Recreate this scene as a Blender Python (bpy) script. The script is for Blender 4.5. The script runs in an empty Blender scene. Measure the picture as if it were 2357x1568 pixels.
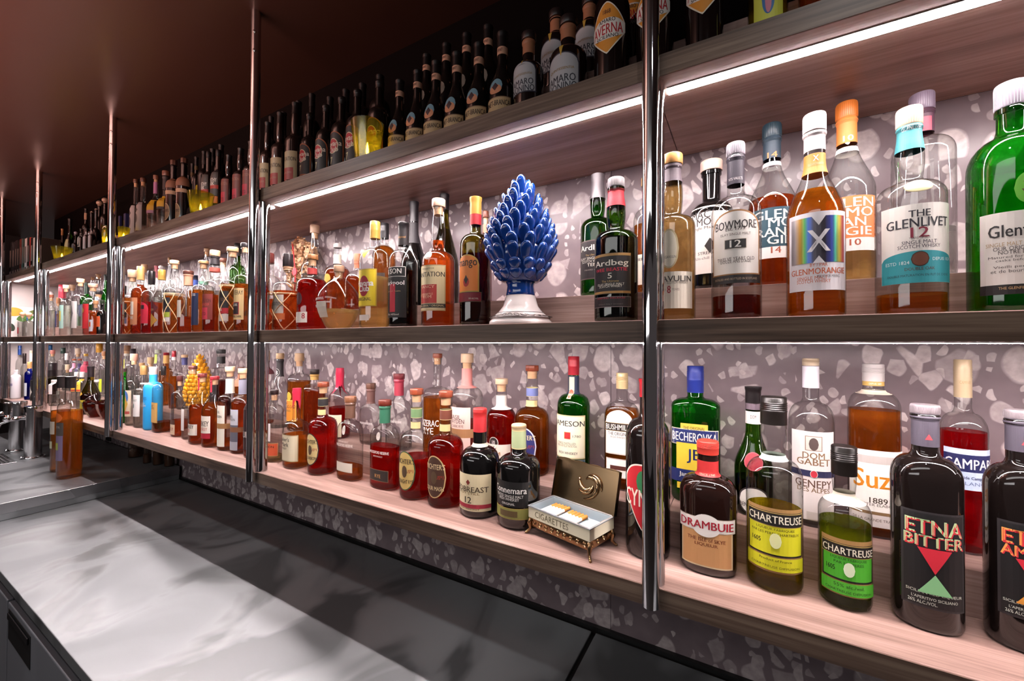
import bpy, bmesh, math, random
from mathutils import Vector, Matrix
random.seed(7)
SC = bpy.context.scene
COL = SC.collection
EYE = 1.5                      # camera height above the floor; shelf levels below are measured from it

# ------------------------------------------------------------------ camera, world, lights, exposure
def set_camera():
    f, yaw, pitch, roll = (933.113, 60.0729, 0.6696, 0.2414)
    t, a, r = map(math.radians, (yaw, pitch, roll))
    F = Vector((-math.cos(t), math.sin(t), 0)); R = Vector((math.sin(t), math.cos(t), 0)); U = Vector((0, 0, 1))
    F2 = F*math.cos(a) + U*math.sin(a); U2 = U*math.cos(a) - F*math.sin(a)
    R3 = R*math.cos(r) + U2*math.sin(r); U3 = U2*math.cos(r) - R*math.sin(r)
    cam = bpy.data.cameras.new('camera'); cam.sensor_width = 36; cam.lens = f*36/2357; cam.clip_start = .02
    o = bpy.data.objects.new('camera', cam); COL.objects.link(o)
    m = Matrix.Identity(4)
    for i in range(3):
        m[i][0] = R3[i]; m[i][1] = U3[i]; m[i][2] = -F2[i]
    m[0][3], m[1][3], m[2][3] = 0, 0, EYE
    o.matrix_world = m
    SC.camera = o
set_camera()
SC.view_settings.view_transform = 'Standard'
SC.view_settings.look = 'None'
SC.view_settings.gamma = 1
SC.view_settings.exposure = 0.18
cy = SC.cycles
cy.max_bounces = 9; cy.transparent_max_bounces = 40; cy.transmission_bounces = 6; cy.glossy_bounces = 4; cy.diffuse_bounces = 3
cy.caustics_refractive = True; cy.caustics_reflective = False; cy.blur_glossy = 1.0
cy.sample_clamp_indirect = 4.0
w = bpy.data.worlds.new('world'); SC.world = w; w.use_nodes = True
w.node_tree.nodes['Background'].inputs[0].default_value = (.048, .040, .040, 1)
w.node_tree.nodes['Background'].inputs[1].default_value = 1.0
def lamp(name, kind, loc, target, energy, col, **kw):
    d = bpy.data.lights.new(name, kind); d.energy = energy; d.color = col
    for k, v in kw.items(): setattr(d, k, v)
    o = bpy.data.objects.new(name, d); COL.objects.link(o); o.location = (loc[0], loc[1], loc[2]+EYE)
    if target: o.rotation_euler = (Vector(target)-Vector(loc)).to_track_quat('-Z', 'Y').to_euler()
    return o
# two added fill areas behind the camera, then room lamps: a red wall glow down the room, small down-lights over the worktop
lamp('fill_light_high', 'AREA', (-.7, -1.1, 1.02), (-.7, .2, -.4), 14, (1, .97, .96), shape='RECTANGLE', size=2.6, size_y=.5)  # added unseen fill, lifts the labels and shelf fronts
lamp('fill_light_low', 'AREA', (-1.9, -1.9, .25), (-1.9, .9, -.3), 10, (1, .96, .96), shape='RECTANGLE', size=2.6, size_y=.3)  # added low fill to brighten the area under the lowest shelf
lamp('red_room_glow', 'AREA', (-3.0, -.30, .70), (-3.0, -.25, 1.05), 95, (1, .47, .37), shape='RECTANGLE', size=3.6, size_y=.15)
for x, e in ((-.15, 26), (-.72, 26), (-1.45, 26), (-2.02, 20), (-2.42, 16), (-3.1, 30), (-3.7, 20)):
    lamp('worktop_downlight', 'SPOT', (x, -.02, 1.03), (x-.03, .36, -.745), e, (.97, .985, 1), spot_size=math.radians(21), spot_blend=.22, shadow_soft_size=.015)
for x, e in ((-1.74, 13), (-3.79, 16), (.3, 8)):
    lamp('bar_pendant_spot', 'SPOT', (x, -.02, 1.03), (x+.15, .5, -.745), e, (.97, .985, 1), spot_size=math.radians(125), spot_blend=.6, shadow_soft_size=.03)
LED_COL = (1.0, .875, .87)
LED_POWER = 140.0
LED_POWER_LOW = 290.0

# ------------------------------------------------------------------ materials
def lin(h):
    if not isinstance(h, str): return tuple(h)
    c = [int(h[i:i+2], 16)/255 for i in (0, 2, 4)]
    return tuple(x/12.92 if x <= .04045 else ((x+.055)/1.055)**2.4 for x in c)
MATS = {}
def node_mat(name):
    m = bpy.data.materials.new(name); m.use_nodes = True
    nt = m.node_tree; nt.nodes.clear()
    out = nt.nodes.new('ShaderNodeOutputMaterial')
    return m, nt, out
def plain(col, rough=.5, metal=0.0, coat=0.0, spec=.5):
    key = ('p', col, rough, metal, coat)
    if key in MATS: return MATS[key]
    m, nt, out = node_mat('mat_%s' % len(MATS))
    b = nt.nodes.new('ShaderNodeBsdfPrincipled')
    b.inputs['Base Color'].default_value = lin(col)+(1,)
    b.inputs['Roughness'].default_value = rough; b.inputs['Metallic'].default_value = metal
    b.inputs['Coat Weight'].default_value = coat; b.inputs['Coat Roughness'].default_value = .03
    b.inputs['Specular IOR Level'].default_value = spec
    nt.links.new(b.outputs[0], out.inputs[0]); MATS[key] = m
    return m
def glass(tint, gain=1.25):
    """thin bottle glass: tinted, see-through, with a Fresnel gloss"""
    key = ('g', tint)
    if key in MATS: return MATS[key]
    m, nt, out = node_mat('glass_%s' % len(MATS))
    t = nt.nodes.new('ShaderNodeBsdfTransparent'); g = nt.nodes.new('ShaderNodeBsdfGlossy'); g.inputs['Roughness'].default_value = .03
    lw = nt.nodes.new('ShaderNodeLayerWeight'); lw.inputs[0].default_value = .5
    cr = nt.nodes.new('ShaderNodeMixRGB'); cr.inputs[1].default_value = lin(tint)+(1,)
    d = lin(tint); cr.inputs[2].default_value = tuple(x**3.2*.62 for x in d)+(1,)
    pw = nt.nodes.new('ShaderNodeMath'); pw.operation = 'POWER'; pw.inputs[1].default_value = 2.6
    nt.links.new(lw.outputs['Facing'], pw.inputs[0]); nt.links.new(pw.outputs[0], cr.inputs[0]); nt.links.new(cr.outputs[0], t.inputs[0])
    p5 = nt.nodes.new('ShaderNodeMath'); p5.operation = 'POWER'; p5.inputs[1].default_value = 4.5; nt.links.new(lw.outputs['Facing'], p5.inputs[0])
    mu = nt.nodes.new('ShaderNodeMath'); mu.operation = 'MULTIPLY_ADD'; mu.inputs[1].default_value = .72*gain; mu.inputs[2].default_value = .045*gain; mu.use_clamp = True
    nt.links.new(p5.outputs[0], mu.inputs[0])
    mx = nt.nodes.new('ShaderNodeMixShader')
    nt.links.new(mu.outputs[0], mx.inputs[0]); nt.links.new(t.outputs[0], mx.inputs[1]); nt.links.new(g.outputs[0], mx.inputs[2])
    nt.links.new(mx.outputs[0], out.inputs[0]); MATS[key] = m
    return m
def liquid(tint, refr=.45):
    key = ('l', tint)
    if key in MATS: return MATS[key]
    m, nt, out = node_mat('liquid_%s' % len(MATS))
    t = nt.nodes.new('ShaderNodeBsdfTransparent'); t.inputs[0].default_value = lin(tint)+(1,)
    g = nt.nodes.new('ShaderNodeBsdfRefraction'); g.inputs['Color'].default_value = lin(tint)+(1,); g.inputs['IOR'].default_value = 1.2; g.inputs['Roughness'].default_value = .0
    s = nt.nodes.new('ShaderNodeBsdfGlossy'); s.inputs['Roughness'].default_value = .05
    mx = nt.nodes.new('ShaderNodeMixShader'); mx.inputs[0].default_value = refr
    tl = nt.nodes.new('ShaderNodeBsdfTranslucent'); tl.inputs[0].default_value = lin(tint)+(1,)      # stands in for the glow of light refracted in the spirit
    m0 = nt.nodes.new('ShaderNodeMixShader'); m0.inputs[0].default_value = .06 if tint == LIQ['clear'] else .19
    nt.links.new(t.outputs[0], m0.inputs[1]); nt.links.new(tl.outputs[0], m0.inputs[2]); t = m0
    nt.links.new(t.outputs[0], mx.inputs[1]); nt.links.new(g.outputs[0], mx.inputs[2])
    lw = nt.nodes.new('ShaderNodeLayerWeight'); lw.inputs[0].default_value = .5
    p5 = nt.nodes.new('ShaderNodeMath'); p5.operation = 'POWER'; p5.inputs[1].default_value = 5; nt.links.new(lw.outputs['Facing'], p5.inputs[0])
    fr = nt.nodes.new('ShaderNodeMath'); fr.operation = 'MULTIPLY_ADD'; fr.inputs[1].default_value = .5; fr.inputs[2].default_value = .012; nt.links.new(p5.outputs[0], fr.inputs[0])
    m2 = nt.nodes.new('ShaderNodeMixShader')
    nt.links.new(fr.outputs[0], m2.inputs[0]); nt.links.new(mx.outputs[0], m2.inputs[1]); nt.links.new(s.outputs[0], m2.inputs[2])
    nt.links.new(m2.outputs[0], out.inputs[0]); MATS[key] = m
    return m
def candle_glass():
    """yellowish pressed glass that glows a little when a flame stands inside"""
    if 'cg' in MATS: return MATS['cg']
    m, nt, out = node_mat('candle_glass')
    t = nt.nodes.new('ShaderNodeBsdfTransparent'); t.inputs[0].default_value = lin('e8e49a')+(1,)
    l = nt.nodes.new('ShaderNodeBsdfTranslucent'); l.inputs[0].default_value = lin('e4d850')+(1,)
    g = nt.nodes.new('ShaderNodeBsdfGlossy'); g.inputs['Roughness'].default_value = .06
    a = nt.nodes.new('ShaderNodeMixShader'); a.inputs[0].default_value = .09; nt.links.new(t.outputs[0], a.inputs[1]); nt.links.new(l.outputs[0], a.inputs[2])
    lw = nt.nodes.new('ShaderNodeLayerWeight'); lw.inputs[0].default_value = .5
    p = nt.nodes.new('ShaderNodeMath'); p.operation = 'POWER'; p.inputs[1].default_value = 4; nt.links.new(lw.outputs['Facing'], p.inputs[0])
    q = nt.nodes.new('ShaderNodeMath'); q.operation = 'MULTIPLY_ADD'; q.inputs[1].default_value = .6; q.inputs[2].default_value = .05; nt.links.new(p.outputs[0], q.inputs[0])
    b = nt.nodes.new('ShaderNodeMixShader'); nt.links.new(q.outputs[0], b.inputs[0]); nt.links.new(a.outputs[0], b.inputs[1]); nt.links.new(g.outputs[0], b.inputs[2])
    nt.links.new(b.outputs[0], out.inputs[0]); MATS['cg'] = m
    return m
def emit(col, power):
    key = ('e', col, power)
    if key in MATS: return MATS[key]
    m, nt, out = node_mat('light_%s' % len(MATS))
    e = nt.nodes.new('ShaderNodeEmission'); e.inputs[0].default_value = tuple(col)+(1,); e.inputs[1].default_value = power
    nt.links.new(e.outputs[0], out.inputs[0]); MATS[key] = m
    return m
def N(nt, kind, **kw):
    n = nt.nodes.new(kind)
    for k, v in kw.items(): setattr(n, k, v)
    return n
def ramp(nt, stops):
    r = nt.nodes.new('ShaderNodeValToRGB'); e = r.color_ramp.elements
    while len(e) < len(stops): e.new(.5)
    for i, (p, c) in enumerate(stops): e[i].position = p; e[i].color = tuple(lin(c))+(1,)
    return r
def wood(name, dark, mid, light, rough=.42):
    m, nt, out = node_mat(name); L = nt.links.new
    g = N(nt, 'ShaderNodeNewGeometry'); mp = N(nt, 'ShaderNodeMapping'); mp.inputs['Scale'].default_value = (1.3, 16, 24)
    L(g.outputs['Position'], mp.inputs[0])
    n1 = N(nt, 'ShaderNodeTexNoise'); n1.inputs['Scale'].default_value = 1.6; n1.inputs['Detail'].default_value = 5; n1.inputs['Distortion'].default_value = .8
    L(mp.outputs[0], n1.inputs['Vector'])
    mp2 = N(nt, 'ShaderNodeMapping'); mp2.inputs['Scale'].default_value = (5, 190, 190); L(g.outputs['Position'], mp2.inputs[0])
    n2 = N(nt, 'ShaderNodeTexNoise'); n2.inputs['Scale'].default_value = 1.5; n2.inputs['Detail'].default_value = 3; L(mp2.outputs[0], n2.inputs['Vector'])
    mx = N(nt, 'ShaderNodeMath', operation='MULTIPLY_ADD'); mx.inputs[1].default_value = .45
    L(n2.outputs[0], mx.inputs[0]); 
    sb = N(nt, 'ShaderNodeMath', operation='SUBTRACT'); sb.inputs[1].default_value = .225; L(n1.outputs[0], sb.inputs[0]); L(sb.outputs[0], mx.inputs[2])
    r = ramp(nt, [(.30, dark), (.5, mid), (.72, light)]); L(mx.outputs[0], r.inputs[0])
    b = N(nt, 'ShaderNodeBsdfPrincipled'); b.inputs['Roughness'].default_value = rough; b.inputs['Specular IOR Level'].default_value = .35
    L(r.outputs[0], b.inputs['Base Color']); L(b.outputs[0], out.inputs[0])
    return m
def terrazzo():
    m, nt, out = node_mat('terrazzo'); L = nt.links.new
    g = N(nt, 'ShaderNodeNewGeometry'); sp = N(nt, 'ShaderNodeSeparateXYZ'); L(g.outputs['Position'], sp.inputs[0])
    cb = N(nt, 'ShaderNodeCombineXYZ'); L(sp.outputs[0], cb.inputs[0]); L(sp.outputs[2], cb.inputs[1])
    nz = N(nt, 'ShaderNodeTexNoise'); nz.inputs['Scale'].default_value = 16; nz.inputs['Detail'].default_value = 2.5; L(cb.outputs[0], nz.inputs['Vector'])
    mixv = N(nt, 'ShaderNodeMixRGB', blend_type='ADD'); mixv.inputs[0].default_value = .013; L(cb.outputs[0], mixv.inputs[1]); L(nz.outputs['Color'], mixv.inputs[2])
    mask = None
    for sc, th, pick, off in ((13.5, .13, .46, 0), (23, .15, .36, 7.3), (44, .17, .30, 3.1)):
        mp = N(nt, 'ShaderNodeMapping'); mp.inputs['Location'].default_value = (off, off*.7, 0); mp.inputs['Rotation'].default_value = (0, 0, off); mp.inputs['Scale'].default_value = (1.12, .88, 1)
        L(mixv.outputs[0], mp.inputs[0])
        ve = N(nt, 'ShaderNodeTexVoronoi', feature='DISTANCE_TO_EDGE', voronoi_dimensions='2D'); ve.inputs['Scale'].default_value = sc
        vc = N(nt, 'ShaderNodeTexVoronoi', feature='F1', voronoi_dimensions='2D'); vc.inputs['Scale'].default_value = sc
        L(mp.outputs[0], ve.inputs['Vector']); L(mp.outputs[0], vc.inputs['Vector'])
        s2 = N(nt, 'ShaderNodeSeparateColor'); L(vc.outputs['Color'], s2.inputs[0])
        # per-chip edge distance: chips differ in size
        ad = N(nt, 'ShaderNodeMath', operation='MULTIPLY_ADD'); ad.inputs[1].default_value = th*.9; ad.inputs[2].default_value = th*.45; L(s2.outputs[1], ad.inputs[0])
        df = N(nt, 'ShaderNodeMath', operation='SUBTRACT'); L(ve.outputs['Distance'], df.inputs[0]); L(ad.outputs[0], df.inputs[1])
        rd = N(nt, 'ShaderNodeMath', operation='MULTIPLY_ADD'); rd.inputs[1].default_value = -.55; rd.inputs[2].default_value = .245; L(vc.outputs['Distance'], rd.inputs[0])
        mn = N(nt, 'ShaderNodeMath', operation='SMOOTH_MIN'); mn.inputs[2].default_value = .05; L(df.outputs[0], mn.inputs[0]); L(rd.outputs[0], mn.inputs[1])
        st = N(nt, 'ShaderNodeMath', operation='MULTIPLY', use_clamp=True); st.inputs[1].default_value = 26; L(mn.outputs[0], st.inputs[0])
        lt = N(nt, 'ShaderNodeMath', operation='LESS_THAN'); lt.inputs[1].default_value = pick; L(s2.outputs[0], lt.inputs[0])
        mu = N(nt, 'ShaderNodeMath', operation='MULTIPLY'); L(st.outputs[0], mu.inputs[0]); L(lt.outputs[0], mu.inputs[1])
        tone = N(nt, 'ShaderNodeMath', operation='MULTIPLY_ADD'); tone.inputs[1].default_value = .6; tone.inputs[2].default_value = .4; L(s2.outputs[2], tone.inputs[0])
        m3 = N(nt, 'ShaderNodeMath', operation='MULTIPLY'); L(mu.outputs[0], m3.inputs[0]); L(tone.outputs[0], m3.inputs[1])
        if mask is None: mask = m3
        else:
            mm = N(nt, 'ShaderNodeMath', operation='MAXIMUM'); L(mask.outputs[0], mm.inputs[0]); L(m3.outputs[0], mm.inputs[1]); mask = mm
    n3 = N(nt, 'ShaderNodeTexNoise'); n3.inputs['Scale'].default_value = 60; n3.inputs['Detail'].default_value = 3; L(cb.outputs[0], n3.inputs['Vector'])
    chip = ramp(nt, [(.3, 'b2a4a4'), (.7, 'd8cccb')]); L(n3.outputs[0], chip.inputs[0])
    base = ramp(nt, [(.3, '786a6e'), (.7, '86777b')]); L(nz.outputs[0], base.inputs[0])
    mc = N(nt, 'ShaderNodeMixRGB'); L(mask.outputs[0], mc.inputs[0]); L(base.outputs[0], mc.inputs[1]); L(chip.outputs[0], mc.inputs[2])
    # one vertical joint between two slabs
    sj = N(nt, 'ShaderNodeMath', operation='COMPARE'); sj.inputs[1].default_value = -.303; sj.inputs[2].default_value = .0006; L(sp.outputs[0], sj.inputs[0])
    mj = N(nt, 'ShaderNodeMixRGB'); mj.inputs[2].default_value = (.03, .02, .025, 1); L(sj.outputs[0], mj.inputs[0]); L(mc.outputs[0], mj.inputs[1])
    b = N(nt, 'ShaderNodeBsdfPrincipled'); b.inputs['Roughness'].default_value = .26; b.inputs['Specular IOR Level'].default_value = .35
    L(mj.outputs[0], b.inputs['Base Color']); L(b.outputs[0], out.inputs[0])
    return m
def steel(name, base=(.29, .305, .315), rough=.44, mottled=True, metal=.66):
    m, nt, out = node_mat(name); L = nt.links.new
    g = N(nt, 'ShaderNodeNewGeometry')
    b = N(nt, 'ShaderNodeBsdfPrincipled'); b.inputs['Metallic'].default_value = metal; b.inputs['Base Color'].default_value = base+(1,)
    mp = N(nt, 'ShaderNodeMapping'); mp.inputs['Scale'].default_value = (700, 9, 9); mp.inputs['Rotation'].default_value = (0, 0, .18); L(g.outputs['Position'], mp.inputs[0])
    n = N(nt, 'ShaderNodeTexNoise'); n.inputs['Scale'].default_value = 1; n.inputs['Detail'].default_value = 3; L(mp.outputs[0], n.inputs['Vector'])
    bp = N(nt, 'ShaderNodeBump'); bp.inputs['Strength'].default_value = .12; bp.inputs['Distance'].default_value = .0004; L(n.outputs[0], bp.inputs['Height']); L(bp.outputs[0], b.inputs['Normal'])
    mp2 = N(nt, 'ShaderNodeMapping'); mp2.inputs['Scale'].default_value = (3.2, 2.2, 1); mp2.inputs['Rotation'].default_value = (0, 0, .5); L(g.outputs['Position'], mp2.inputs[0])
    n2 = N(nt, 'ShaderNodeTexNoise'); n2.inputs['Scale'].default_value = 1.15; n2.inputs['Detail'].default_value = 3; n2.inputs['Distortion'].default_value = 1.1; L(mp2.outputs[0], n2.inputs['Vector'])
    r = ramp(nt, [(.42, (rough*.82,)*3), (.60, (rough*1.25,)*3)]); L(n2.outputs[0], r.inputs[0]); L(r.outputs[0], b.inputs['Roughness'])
    if mottled:   # darker patches of the sheet, picked by noise
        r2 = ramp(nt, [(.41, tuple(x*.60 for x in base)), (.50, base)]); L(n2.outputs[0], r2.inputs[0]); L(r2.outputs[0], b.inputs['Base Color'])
    b.inputs['Anisotropic'].default_value = .9
    tv = N(nt, 'ShaderNodeCombineXYZ'); tv.inputs[1].default_value = 1; L(tv.outputs[0], b.inputs['Tangent'])
    L(b.outputs[0], out.inputs[0])
    return m
WOOD = wood('walnut', '2f1f18', '4d372b', '66503f')
WOODP = wood('walnut_shelf_face', '7d635b', '9a7d74', 'b2978e')
WOODE = wood('walnut_front_strip', '433329', '655043', '826d5d')
TERR = terrazzo()
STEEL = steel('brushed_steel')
STEEL2 = steel('steel_plain', (.30, .30, .31), .30, False, .95)
CHROME = plain((.78, .78, .80), .05, 1.0)
BRASS = plain((.42, .26, .13), .25, 1.0)
def holo():
    if 'holo' in MATS: return MATS['holo']
    m, nt, out = node_mat('rainbow_foil'); L = nt.links.new
    tc = N(nt, 'ShaderNodeTexCoord'); sp = N(nt, 'ShaderNodeSeparateXYZ'); L(tc.outputs['Object'], sp.inputs[0])
    ma = N(nt, 'ShaderNodeMath', operation='MULTIPLY_ADD'); ma.inputs[1].default_value = 13.0; ma.inputs[2].default_value = .5; L(sp.outputs[0], ma.inputs[0])
    r = ramp(nt, [(0, '8a8690'), (.12, 'b8b2b8'), (.2, 'd8a850'), (.27, '60b060'), (.33, '4a6ab8'), (.42, '5a5660'), (.6, '4a4650'), (.72, '5060c0'), (.78, '50b890'), (.84, 'd8c850'), (.9, 'd06060'), (1, '9a949c')]); L(ma.outputs[0], r.inputs[0])
    b = N(nt, 'ShaderNodeBsdfPrincipled'); b.inputs['Metallic'].default_value = .6; b.inputs['Roughness'].default_value = .3
    L(r.outputs[0], b.inputs['Base Color']); L(b.outputs[0], out.inputs[0]); MATS['holo'] = m
    return m

# ------------------------------------------------------------------ mesh helpers
def link_mesh(name, verts, faces, mats, parent=None, midx=None, smooth=False, angle=None, loc=None):
    me = bpy.data.meshes.new(name); me.from_pydata(verts, [], faces)
    for m in (mats if isinstance(mats, (list, tuple)) else [mats]): me.materials.append(m)
    if midx: me.polygons.foreach_set('material_index', midx)
    if smooth: me.polygons.foreach_set('use_smooth', [True]*len(me.polygons))
    me.update()
    if angle: me.set_sharp_from_angle(angle=math.radians(angle))
    o = bpy.data.objects.new(name, me); COL.objects.link(o)
    if parent: o.parent = parent
    if loc: o.location = loc
    return o
def empty(name, loc, label=None, cat=None, group=None, rot=0):
    o = bpy.data.objects.new(name, None); o.empty_display_size = .02; COL.objects.link(o); o.location = loc; o.rotation_euler = (0, 0, rot)
    tag(o, label, cat, group)
    return o
def tag(o, label=None, cat=None, group=None, kind=None):
    if label: o['label'] = label
    if cat: o['category'] = cat
    if group: o['group'] = group
    if kind: o['kind'] = kind
    return o
class MB:
    """collects shapes into one mesh"""
    def __init__(s): s.v = []; s.f = []; s.m = []
    def add(s, v, f, mi=0):
        b = len(s.v); s.v += [tuple(p) for p in v]; s.f += [tuple(i+b for i in q) for q in f]; s.m += [mi]*len(f)
    def box(s, x0, x1, y0, y1, z0, z1, mi=0, bev=0):
        if bev:
            bm = bmesh.new(); bmesh.ops.create_cube(bm, size=1)
            for q in bm.verts: q.co = Vector(((x0+x1)/2+q.co.x*(x1-x0), (y0+y1)/2+q.co.y*(y1-y0), (z0+z1)/2+q.co.z*(z1-z0)))
            bmesh.ops.bevel(bm, geom=bm.edges[:], offset=bev, segments=2, affect='EDGES', profile=.5)
            bm.verts.index_update(); s.add([q.co[:] for q in bm.verts], [[q.index for q in f.verts] for f in bm.faces], mi); bm.free(); return
        v = [(x0, y0, z0), (x1, y0, z0), (x1, y1, z0), (x0, y1, z0), (x0, y0, z1), (x1, y0, z1), (x1, y1, z1), (x0, y1, z1)]
        s.add(v, [(3, 2, 1, 0), (4, 5, 6, 7), (0, 1, 5, 4), (1, 2, 6, 5), (2, 3, 7, 6), (3, 0, 4, 7)], mi)
    def lathe(s, prof, n=24, c=(0, 0, 0), mi=0, close=True):
        v = []; f = []
        for z, r in prof:
            for k in range(n):
                a = 2*math.pi*k/n; v.append((c[0]+r*math.cos(a), c[1]+r*math.sin(a), c[2]+z))
        for i in range(len(prof)-1):
            for k in range(n):
                q = (k+1) % n; f.append((i*n+k, i*n+q, (i+1)*n+q, (i+1)*n+k))
        if close:
            f.append(tuple(range(n-1, -1, -1))); f.append(tuple((len(prof)-1)*n+k for k in range(n)))
        s.add(v, f, mi)
    def tube(s, pts, r, n=8, mi=0, closed=False):
        pts = [Vector(p) for p in pts]; v = []; f = []; m = len(pts); up = Vector((0, 0, 1)); prev = None
        for i, p in enumerate(pts):
            a = pts[i-1] if i else (pts[-1] if closed else p); b = pts[(i+1) % m] if (i < m-1 or closed) else p
            t = (b-a).normalized() if (b-a).length > 1e-9 else Vector((0, 0, 1))
            if prev is None:
                x = t.cross(up)
                if x.length < .1: x = t.cross(Vector((1, 0, 0)))
            else: x = prev - t*prev.dot(t)
            x.normalize(); prev = x; y = t.cross(x); rr = r[i] if isinstance(r, (list, tuple)) else r
            for k in range(n):
                g = 2*math.pi*k/n; v.append(p + x*math.cos(g)*rr + y*math.sin(g)*rr)
        for i in range(m-1+(1 if closed else 0)):
            for k in range(n):
                q = (k+1) % n; j = (i+1) % m; f.append((i*n+k, i*n+q, j*n+q, j*n+k))
        if not closed: f.append(tuple(range(n-1, -1, -1))); f.append(tuple((m-1)*n+k for k in range(n)))
        s.add(v, f, mi)
    def build(s, name, mats, parent=None, smooth=False, angle=None, loc=None):
        return link_mesh(name, s.v, s.f, mats, parent, s.m, smooth or bool(angle), angle, loc)
def box_obj(name, x0, x1, y0, y1, z0, z1, mat, parent=None, bev=0, origin=True):
    m = MB(); m.box(x0, x1, y0, y1, z0+EYE, z1+EYE, 0, bev); return m.build(name, mat, parent)

# ------------------------------------------------------------------ lettering
TXT = {}
def letters(s, bold):
    key = (s, bold)
    if key in TXT: return TXT[key]
    c = bpy.data.curves.new('t', 'FONT'); c.body = s; c.size = 1; c.align_x = 'CENTER'; c.resolution_u = 2
    o = bpy.data.objects.new('t', c)
    me = bpy.data.meshes.new_from_object(o)
    v = [q.co[:] for q in me.vertices]; f = [tuple(p.vertices) for p in me.polygons]
    bpy.data.objects.remove(o); bpy.data.curves.remove(c); bpy.data.meshes.remove(me)
    if v and bold:      # heavier strokes: two slightly shifted copies
        k = len(v); v = [(x-.014, y, z) for x, y, z in v]+[(x+.014, y, z) for x, y, z in v]; f = f+[tuple(i+k for i in q) for q in f]
    if v:
        x0 = min(q[0] for q in v); x1 = max(q[0] for q in v); y0 = min(q[1] for q in v); y1 = max(q[1] for q in v)
        v = [((q[0]-(x0+x1)/2)/(x1-x0), (q[1]-(y0+y1)/2)/(y1-y0)) for q in v]
    TXT[key] = (v, f)
    return TXT[key]
def cut_strips(v, f, w, h, step):
    """letter outlines cut into narrow vertical strips so that they can wrap round a bottle"""
    bm = bmesh.new(); vs = [bm.verts.new((x*w, y*h, 0)) for x, y in v]
    for q in f:
        try: bm.faces.new([vs[i] for i in q])
        except ValueError: pass
    n = int(w/step)
    for k in range(1, n+1):
        x = -w/2 + k*w/(n+1)
        bmesh.ops.bisect_plane(bm, geom=bm.verts[:]+bm.edges[:]+bm.faces[:], dist=1e-6, plane_co=(x, 0, 0), plane_no=(1, 0, 0))
    bm.verts.index_update()
    r = [(q.co.x, q.co.y) for q in bm.verts], [[q.index for q in g.verts] for g in bm.faces]
    bm.free(); return r

# ------------------------------------------------------------------ bottles
def sstep(t): return t*t*(3-2*t)
def profile(kind, H, R, fs, fn, rn, top):
    """(z, r) pairs of the glass from the foot to the lip"""
    p = [(0, R*.86), (.0025, R*.94), (.008, R*.992), (.013, R)]
    zs, zn, nr = fs*H, fn*H, rn*R
    K = 9
    if kind == 'f':
        zw = zs; b = .50
        p = [(0, R*b*.9), (.003, R*b)]
        for i in range(1, 9):
            t = i/8; p.append((.003+(zw-.003)*t, R*(b+(1-b)*math.sin(t*math.pi/2)**.9)))
        for i in range(1, 10):
            t = i/9; p.append((zw+(zn-zw)*t, max(nr, R*math.cos(t*math.pi/2*.97)**.75)))
        p.append((zn+.01, nr*.98))
    else:
        p.append((zs, R))
        for i in range(1, K+1):
            t = i/K
            if kind == 's': p.append((zs+(zn-zs)*t, R*(1-(1-rn)*sstep(t)**.92)))
            else:
                e = .80
                if t < e: 
                    u = t/e; p.append((zs+(zn-zs)*(math.sin(u*math.pi/2)*.78), nr+(R-nr)*(math.cos(u*math.pi/2)*.86+.14)))
                else:
                    u = (t-e)/(1-e); p.append((zs+(zn-zs)*(.78+.22*u), nr+(R-nr)*.14*(1-u)**1.6))
        if kind == 'b':
            q = []
            for i in range(1, 9):
                t = i/8; q.append((zn+(top-zn)*t, nr*(1+.20*math.sin(min(1, t*1.25)*math.pi))*(1-.08*t)))
            p += q
            nr = q[-1][1]
    if top > p[-1][0]+.004:
        p.append((top-.001, nr*.98))
    return [x for x in p if x[0] <= top]
def radius_at(p, z):
    if z <= p[0][0]: return p[0][1]
    for (z0, r0), (z1, r1) in zip(p, p[1:]):
        if z <= z1: return r0+(r1-r0)*(z-z0)/max(z1-z0, 1e-9)
    return p[-1][1]
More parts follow.
